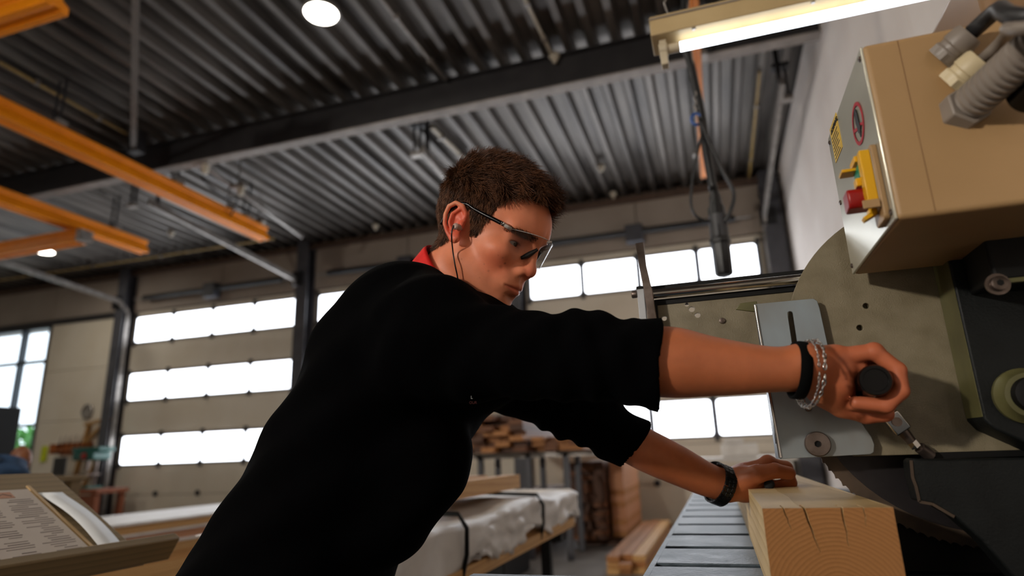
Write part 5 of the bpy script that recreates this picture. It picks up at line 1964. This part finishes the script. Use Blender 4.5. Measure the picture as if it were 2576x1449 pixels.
if bvv:
    eb = np_mesh('eyebrows', np.array(bvv), np.array(bff), m_hair, person)
    eb['kind'] = 'stuff'

# ------------------------------------------------------------------ sweater
m_sweat = mat('black_sweater_knit', '030304', '020203', rough=.95, scale=30, bump=.25, bscale=700, spec=.04)
RSL = [(RSH, .084), (A(1190, 888, .90), .0665), (A(1330, 897, .862), .0615), (A(1480, 890, .835), .0570), (A(1600, 905, .815), .0548), (A(1656, 910, .805), .0548), (A(1720, 915, .80), .0548)]
LSL = [(LSH, .082), (A(1340, 965, 1.21), .068), (A(1430, 1020, 1.17), .058), (A(1520, 1076, 1.145), .0495), (A(1594, 1120, 1.135), .0460), (A(1660, 1152, 1.138), .0460)]
rcut_p, rcut_n = np.array(A(1655, 910, .805)), np.array((A(1760, 922, .80) - A(1560, 905, .815)).normalized())
lcut_p, lcut_n = np.array(A(1595, 1120, 1.135)), np.array((A(1680, 1160, 1.14) - A(1540, 1085, 1.14)).normalized())
spine = [(pel + (pel - mid) * .25, .148), (pel, .147), (mid, .138), (che, .142), (upc, .118)]
nax = np.array((Vector(neck0) - Vector(neck1)).normalized())


def along(P, a, b_):
    a, b_ = V3(a), V3(b_)
    ab = b_ - a
    return ((P - a) @ ab) / float(np.sqrt(ab @ ab))


def sweater_sdf(P):
    S = P.copy()
    S[:, 1] = 1.0 + (S[:, 1] - 1.0) * .74
    d = chain(S, spine, .03)
    d = smin(d, rcone(P, RSH, tuple(Vector(RSH).lerp(Vector(LSH), .5)), .082, .10), .05)
    d = smin(d, rcone(P, LSH, tuple(Vector(RSH).lerp(Vector(LSH), .5)), .080, .10), .05)
    d = smin(d, rcone(P, tuple(A(985, 800, 1.0)), tuple(A(960, 870, 1.04)), .084, .09), .05)
    d = smin(d, rcone(P, neck1, tuple(Vector(neck1).lerp(Vector(neck0), .25)), .088, .074), .04)
    rs = chain(P, RSL, .01)
    s_ = along(P, RSL[2][0], RSL[5][0])
    ax_ = np.array(P) @ np.array([.0, .6, .8], np.float32)
    fade = np.clip((.26 - s_) / .06, 0, 1)
    rs = rs + fade * .0030 * np.sin(s_ * 150 + ax_ * 60) * np.exp(-((s_ - .10) / .07) ** 2) + fade * .0015 * np.sin(s_ * 95 - ax_ * 90 + 1)
    rs = smax(rs, (P - V3(rcut_p)) @ V3(rcut_n), .003)
    rs = smax(rs, -np.maximum(chain(P, RA[2:6]) - .0018, -((P - V3(rcut_p)) @ V3(rcut_n)) - .012), .002)
    d = smin(d, rs, .035)
    ls = chain(P, LSL, .01)
    s_ = along(P, LSL[1][0], LSL[4][0])
    fade = np.clip((.21 - s_) / .05, 0, 1)
    ls = ls + fade * .0042 * np.sin(s_ * 170 + ax_ * 40) * np.exp(-((s_ - .11) / .06) ** 2) + fade * .002 * np.sin(s_ * 110 + ax_ * 70)
    ls = smax(ls, (P - V3(lcut_p)) @ V3(lcut_n), .003)
    ls = smax(ls, -np.maximum(chain(P, LA[2:5]) - .0015, -((P - V3(lcut_p)) @ V3(lcut_n)) - .012), .002)
    d = smin(d, ls, .03)
    d = smin(d, rcone(P, tuple(A(1068, 1165, 1.0)), tuple(A(975, 1290, 1.02)), .074, .072), .05)
    # big soft drapes on the trunk
    d = d + .004 * np.sin(P[:, 0] * 23 + P[:, 2] * 31) * np.sin(P[:, 1] * 19 + 1) + .0025 * np.sin(P[:, 2] * 70 - P[:, 0] * 38 + P[:, 1] * 14)
    # neck opening
    hN = (P - V3(neck1)) @ V3(nax)
    rad_ = np.sqrt(np.maximum(((P - V3(neck1)) ** 2).sum(1) - hN ** 2, 0))
    d = smax(d, -np.maximum(.052 - hN, rad_ - .105), .006)
    d = smax(d, -np.maximum(chain(P, [(neck0, .066), (neck1, .070)]), .028 - hN), .004)
    # hem
    d = smax(d, -(P[:, 2] - .80), .01)
    return d


vt2, qd2 = nets(sweater_sdf, (-1.15, .7, .76), (.12, 1.42, 1.42), .0034)
sweat = np_mesh('sweater', vt2, qd2, m_sweat, person)
sweat['label'] = 'black three-quarter sleeve sweater'
# small print on the chest, half hidden by the arm
cs_ = (vt2 - np.array([0, 0, H])) @ R.T
ps_ = np.c_[1288 + FPX * cs_[:, 0] / cs_[:, 2], 724.5 + FPX * cs_[:, 1] / cs_[:, 2]]
cand = np.where((np.abs(ps_[:, 0] - 1192) < 6) & (np.abs(ps_[:, 1] - 1004) < 6))[0]
if len(cand):
    dpt = float(cs_[cand, 2].min()) - .004
    rx_, up_ = Vector(R[0]), Vector(-R[1])
    lettering('L', .0055, A(1184, 1003, dpt), rx_, up_, mat('white_print', 'b8b8b8', 'a8a8a8', rough=.6), sweat)
    lettering('OUR', .0050, A(1180, 1016, dpt), rx_, up_, mat('dull_red_print', '4a1210', '3c0e0c', rough=.7), sweat)


def ring_on(center, axis, rx, ry, up, n=40):
    x_, y_, z_ = frame(axis, up)
    return [Vector(center) + x_ * rx * math.cos(2 * math.pi * i / n) + y_ * ry * math.sin(2 * math.pi * i / n) for i in range(n)]


# red polo collar: a standing band that opens at the throat
m_redc = mat('red_polo_collar', 'e01208', 'cc0e06', rough=.75, scale=40, bump=.1, bscale=500)
nx, ny, nz3 = frame(Vector(nax), Vector(HEAD_R[:, 0]))      # nx = towards the throat
vv, ff = [], []
NA = 44
for k_, (hh, rr_) in enumerate(((.018, .0665), (.045, .0655), (.086, .0665), (.090, .069), (.083, .0725), (.045, .0765), (.025, .079))):
    for i in range(NA + 1):
        a = math.radians(38 + (360 - 76) * i / NA)
        drop = .040 * (math.cos(a) * .5 + .5) ** 1.6
        c_ = Vector(neck1).lerp(Vector(neck0), 0) + Vector(nax) * (hh - drop)
        vv.append(c_ + nx * rr_ * math.cos(a) + ny * rr_ * .94 * math.sin(a))
for k_ in range(6):
    for i in range(NA):
        a = k_ * (NA + 1) + i
        ff.append((a, a + 1, a + NA + 2, a + NA + 1))
co = B().add(vv, ff).build('collar', m_redc, person, smooth='all')
co['label'] = 'red polo shirt collar'
co.modifiers.new('thick', 'SOLIDIFY').thickness = .002
# black rib collar of the sweater outside it
vv, ff = [], []
for k_, (hh, rr_) in enumerate(((.0, .088), (.03, .082), (.050, .0795), (.053, .0775), (.045, .0765), (.02, .0765))):
    for i in range(NA + 1):
        a = math.radians(30 + 300 * i / NA)
        drop = .045 * (math.cos(a) * .5 + .5) ** 1.4
        c_ = Vector(neck1) + Vector(nax) * (hh - drop)
        vv.append(c_ + nx * rr_ * math.cos(a) + ny * rr_ * .96 * math.sin(a))
for k_ in range(5):
    for i in range(NA):
        a = k_ * (NA + 1) + i
        ff.append((a, a + 1, a + NA + 2, a + NA + 1))
co = B().add(vv, ff).build('sweater_collar', m_sweat, person, smooth='all')
co.modifiers.new('thick', 'SOLIDIFY').thickness = .003

# trousers and shoes below the picture edge
m_trous = mat('dark_work_trousers', '17181b', '101114', rough=.85, scale=30)
hipR, hipL = Vector((pel.x - .01, .90, .86)), Vector((pel.x - .01, 1.10, .86))


def legs_sdf(P):
    S = P.copy()
    S[:, 1] = 1.0 + (S[:, 1] - 1.0) * .78
    d = chain(S, [(pel + Vector((0, 0, .02)), .135), (tuple(pel + Vector((-.02, 0, -.1))), .135)], .02)
    for hp_, kn_, an_ in ((hipR, (pel.x + .05, .87, .48), (pel.x - .06, .86, .09)), (hipL, (pel.x + .12, 1.12, .48), (pel.x + .12, 1.13, .09))):
        d = smin(d, chain(P, [(hp_, .092), (kn_, .064), (an_, .052)], .02), .04)
    d = smax(d, -(P[:, 2] - .055), .004)
    return d


vt3, qd3 = nets(legs_sdf, (-1.15, .74, .02), (-.5, 1.26, 1.06), .008)
np_mesh('trousers', vt3, qd3, m_trous, person)
for x_, y_ in ((pel.x - .06, .86), (pel.x + .12, 1.13)):
    b = B()
    vv, ff = [], []
    prof = [(-.10, .035, .08), (-.06, .046, .1), (.0, .044, .11), (.06, .046, .075), (.12, .050, .055), (.17, .045, .045), (.20, .02, .03)]
    for dx, w_, h_ in prof:
        for i in range(12):
            a = 2 * math.pi * i / 12
            vv.append((x_ + dx, y_ + w_ * math.cos(a), max(.002, h_ * .5 + h_ * .5 * math.sin(a) * 1.0)))
    for j in range(len(prof) - 1):
        for i in range(12):
            k_ = (i + 1) % 12
            ff.append((j * 12 + i, j * 12 + k_, (j + 1) * 12 + k_, (j + 1) * 12 + i))
    ff += [tuple(range(12)), tuple((len(prof) - 1) * 12 + i for i in range(12))]
    b.add(vv, ff).build('shoe', m_dkbody, person, smooth='all')

# ================================================================== THINGS HE WEARS
m_lens = glass('clear_safety_lens', (.98, .97, .96), .95, .03, .08)
m_lensedge = mat('clear_lens_rim', 'b9b4b0', '9f9a96', rough=.15, spec=.8)
gs = thing('safety_glasses', 'clear wraparound safety glasses with black temples on the man\'s face', 'glasses', tuple(hw((.11, 0, .01))))


def lens_pt(y, z, off=0):
    x = .1255 - 11.5 * y * y + off - .12 * (.03 - z) * 1.0
    return (x, y, z)


for s_ in (-1, 1):
    vv, ff = [], []
    NU, NV = 22, 10
    rim_t, rim_b = [], []
    for i in range(NU + 1):
        u_ = i / NU
        y = .0035 + .0575 * u_
        zt = .0335 - .010 * u_ ** 2
        zb = .0335 - (.004 + .050 * math.sin(min(1, u_ / .42) * math.pi / 2) ** 1.3) * (1 if u_ < .62 else (1 - ((u_ - .62) / .38) ** 2.2 * .72))
        for j in range(NV + 1):
            z = zt + (zb - zt) * j / NV
            vv.append(hw(lens_pt(s_ * y, z)))
        rim_t.append(hw(lens_pt(s_ * y, zt)))
        rim_b.append(hw(lens_pt(s_ * y, zb)))
    for i in range(NU):
        for j in range(NV):
            a = i * (NV + 1) + j
            ff.append((a, a + NV + 1, a + NV + 2, a + 1))
    le = B().add(vv, ff).build('lens', m_lens, gs, smooth='all')
    B().tube(rim_t, .0007, 6).build('lens_rim', m_lensedge, le, smooth='all')
    # hinge, temple and ear hook
    h0 = Vector(lens_pt(s_ * .061, .0225))
    B().tube([hw((h0.x + .002, s_ * .060, .0235)), hw((h0.x - .004, s_ * .066, .0245)), hw((h0.x - .012, s_ * .0705, .026))], .0032, 8).build('hinge', m_lensedge, gs, smooth='all')
    tp = catmull([hw((h0.x - .010, s_ * .070, .0258)), hw((.05, s_ * .0735, .0285)), hw((.03, s_ * .0755, .031)), hw((.012, s_ * .0765, .034)), hw((-.004, s_ * .0785, .0375)), hw((-.022, s_ * .0805, .031)), hw((-.035, s_ * .079, .010)), hw((-.038, s_ * .077, -.008))], 5)
    rr_ = [.0036 - .0012 * (i / len(tp)) for i in range(len(tp))]
    te_ = B().tube(tp, rr_, 10).build('temple_arm', m_blk, gs, smooth='all')
    B().tube([hw((h0.x - .0125, s_ * .0702, .0262)), hw((h0.x - .008, s_ * .0685, .0252))], .0040, 12).build('hinge_band', m_chrome, te_, smooth='all')
    B().tube(catmull([hw((.1125, s_ * .0065, .014)), hw((.1075, s_ * .0095, .006)), hw((.1015, s_ * .0140, -.004)), hw((.0960, s_ * .0175, -.010))], 4), [.003, .003, .0034, .0038, .0042, .0046, .0048, .0048, .0046, .0042, .0038, .0034, .003], 8).build('nose_pad', m_black, gs, smooth='all')
B().tube([hw(lens_pt(-.006, .030)), hw(lens_pt(0, .0335, .001)), hw(lens_pt(.006, .030))], .0022, 8).build('bridge', m_lensedge, gs, smooth='all')

# earplug with its cord
ep = thing('earplug', 'clear earplug with a black cord in the man\'s right ear', 'earplug', tuple(hw((.002, -.085, -.004))))
m_plug = mat('milky_plug', 'b8968a', 'a5857a', rough=.25, spec=.6)
B().lathe(hw((.002, -.074, -.002)), hw((.001, -.094, -.006)) - hw((.002, -.074, -.002)), [(0, .0045), (.006, .0058), (.012, .0052), (.016, .0058), (.0185, .004)], 14).build('plug', m_plug, ep, smooth=True)
c0 = hw((-.001, -.0925, -.005))
cps = [c0]
for x_, y_, dd_ in ((1136, 590, 1.0), (1139, 630, 1.0), (1145, 668, 1.0), (1151, 698, 1.0), (1150, 718, .99), (1142, 738, .985)):
    nb_ = np.where((np.abs(pxv[:, 0] - x_) < 5) & (np.abs(pxv[:, 1] - y_) < 5) & inhead)[0]
    cps.append(A(x_, y_, float(cq[nb_, 2].min()) - .010 if len(nb_) else dd_))
cc = catmull(cps, 6)
B().tube(cc, .0013, 6).build('cord', m_black, ep, smooth='all')

# bracelets on the right wrist
fa = (Vector(RA[-1][0]) - Vector(RA[-3][0])).normalized()
bw = A(2008, 931, .777)
bb_ = thing('black_bracelet', 'black band on the man\'s right wrist', 'bracelet', tuple(bw))
x_, y_, z_ = frame(fa, (0, 0, 1))
pts = [bw + x_ * .0345 * math.cos(a) + y_ * .034 * math.sin(a) + z_ * .003 * math.cos(a) for a in [2 * math.pi * i / 48 for i in range(48)]]
vv, ff = [], []
for i, p in enumerate(pts):
    o_ = (p - bw)
    o_ = (o_ - z_ * o_.dot(z_)).normalized()
    for dz, dr in ((-.0065, -.003), (-.0065, .0008), (0, .0016), (.0065, .0008), (.0065, -.003)):
        vv.append(p + z_ * dz + o_ * dr)
n5 = 5
for i in range(48):
    for j in range(5):
        ff.append((i * 5 + j, i * 5 + (j + 1) % 5, ((i + 1) % 48) * 5 + (j + 1) % 5, ((i + 1) % 48) * 5 + j))
B().add(vv, ff).build('band', mat('black_woven_cord', '040404', '030303', rough=.9, spec=.1), bb_, smooth='all')
m_silver = mat('silver_chain', 'd8d4d0', 'bdb8b4', rough=.18, metal=1.)
for kk, (px_, lab, rad_, n_, sag) in enumerate(((2026, 'thin silver chain bracelet beside the black band', .0375, 46, .006), (2044, 'thicker silver curb chain bracelet nearest the hand', .038, 36, .010))):
    c_ = A(px_, 934, .777)
    t = thing('silver_bracelet', lab, 'bracelet', tuple(c_), 'silver chain bracelets')
    tr_ = (.0011, .0017)[kk]
    ll = (.0030, .0042)[kk]
    loop = [c_ + x_ * (rad_ * math.cos(a) - (.006 if math.cos(a) < 0 else 0)) + y_ * (rad_ + .0065) * math.sin(a) - z_ * (sag * (.5 - .5 * math.cos(a)) - .004) for a in [2 * math.pi * i / n_ for i in range(n_)]]
    for i in range(n_):
        p = loop[i]
        tg = (loop[(i + 1) % n_] - loop[i - 1]).normalized()
        out = (p - c_).normalized()
        sd_ = tg.cross(out).normalized()
        u1 = (sd_ if i % 2 else out) * .85 + (out if i % 2 else sd_) * .5
        u1.normalize()
        B().tube([p + tg * ll * math.cos(a) + u1 * ll * .62 * math.sin(a) for a in [2 * math.pi * j / 8 for j in range(8)]], tr_ * .62, 5, close=True).build('link', m_silver, t, smooth='all')

# watch on the left wrist
fa = (Vector(LA[-1][0]) - Vector(LA[-2][0])).normalized()
wc = A(1811, 1219, 1.146)
wt = thing('wristwatch', 'black metal wristwatch on the man\'s left wrist', 'watch', tuple(wc))
x_, y_, z_ = frame(fa, (-.25, .75, .65))       # x_ = back of the wrist, where the dial sits
m_watch = mat('black_watch_steel', '17181a', '0d0d0f', rough=.3, metal=.6)
nl = 26
for i in range(nl):
    a = 2 * math.pi * i / nl
    if math.cos(a) > .86:
        continue
    o_ = x_ * .0345 * math.cos(a) + y_ * .0355 * math.sin(a)
    tg = (-x_ * math.sin(a) * .0345 + y_ * math.cos(a) * .0355).normalized()
    nr_ = tg.cross(z_).normalized()
    for dz in (-.0076, 0, .0076):
        B().obox(wc + o_ + z_ * dz + tg * (.0018 if dz == 0 else 0), (nr_, tg, z_), (.0018, .0040, .0036)).build('link', m_watch, wt, bevel=.0006)
ct = wc + x_ * .0340
cs = B().lathe(ct, x_, [(0, .0165), (.004, .0195), (.008, .0195), (.0095, .018)], 32).build('case', m_watch, wt, smooth=True)
B().lathe(ct + x_ * .0092, x_, [(0, .0172), (.0006, .017)], 32).build('dial', m_black, cs)
B().cyl(ct + x_ * .005 + z_ * .0195, ct + x_ * .005 + z_ * .0235, .003, n=12).build('crown', m_watch, cs, smooth=True)

# short black stub added in the left fist
kb = A(1938, 1219, 1.118)
tag(B().lathe(kb + Vector((0, .012, 0)), (-.25, -1, -.05), [(0, .0085), (.012, .0085), (.0145, .0075), (.015, .006)], 20).build('black_stub', m_dkbody, at=tuple(kb), smooth=True), 'end of a black marker gripped in the man\'s left fist', 'stub')
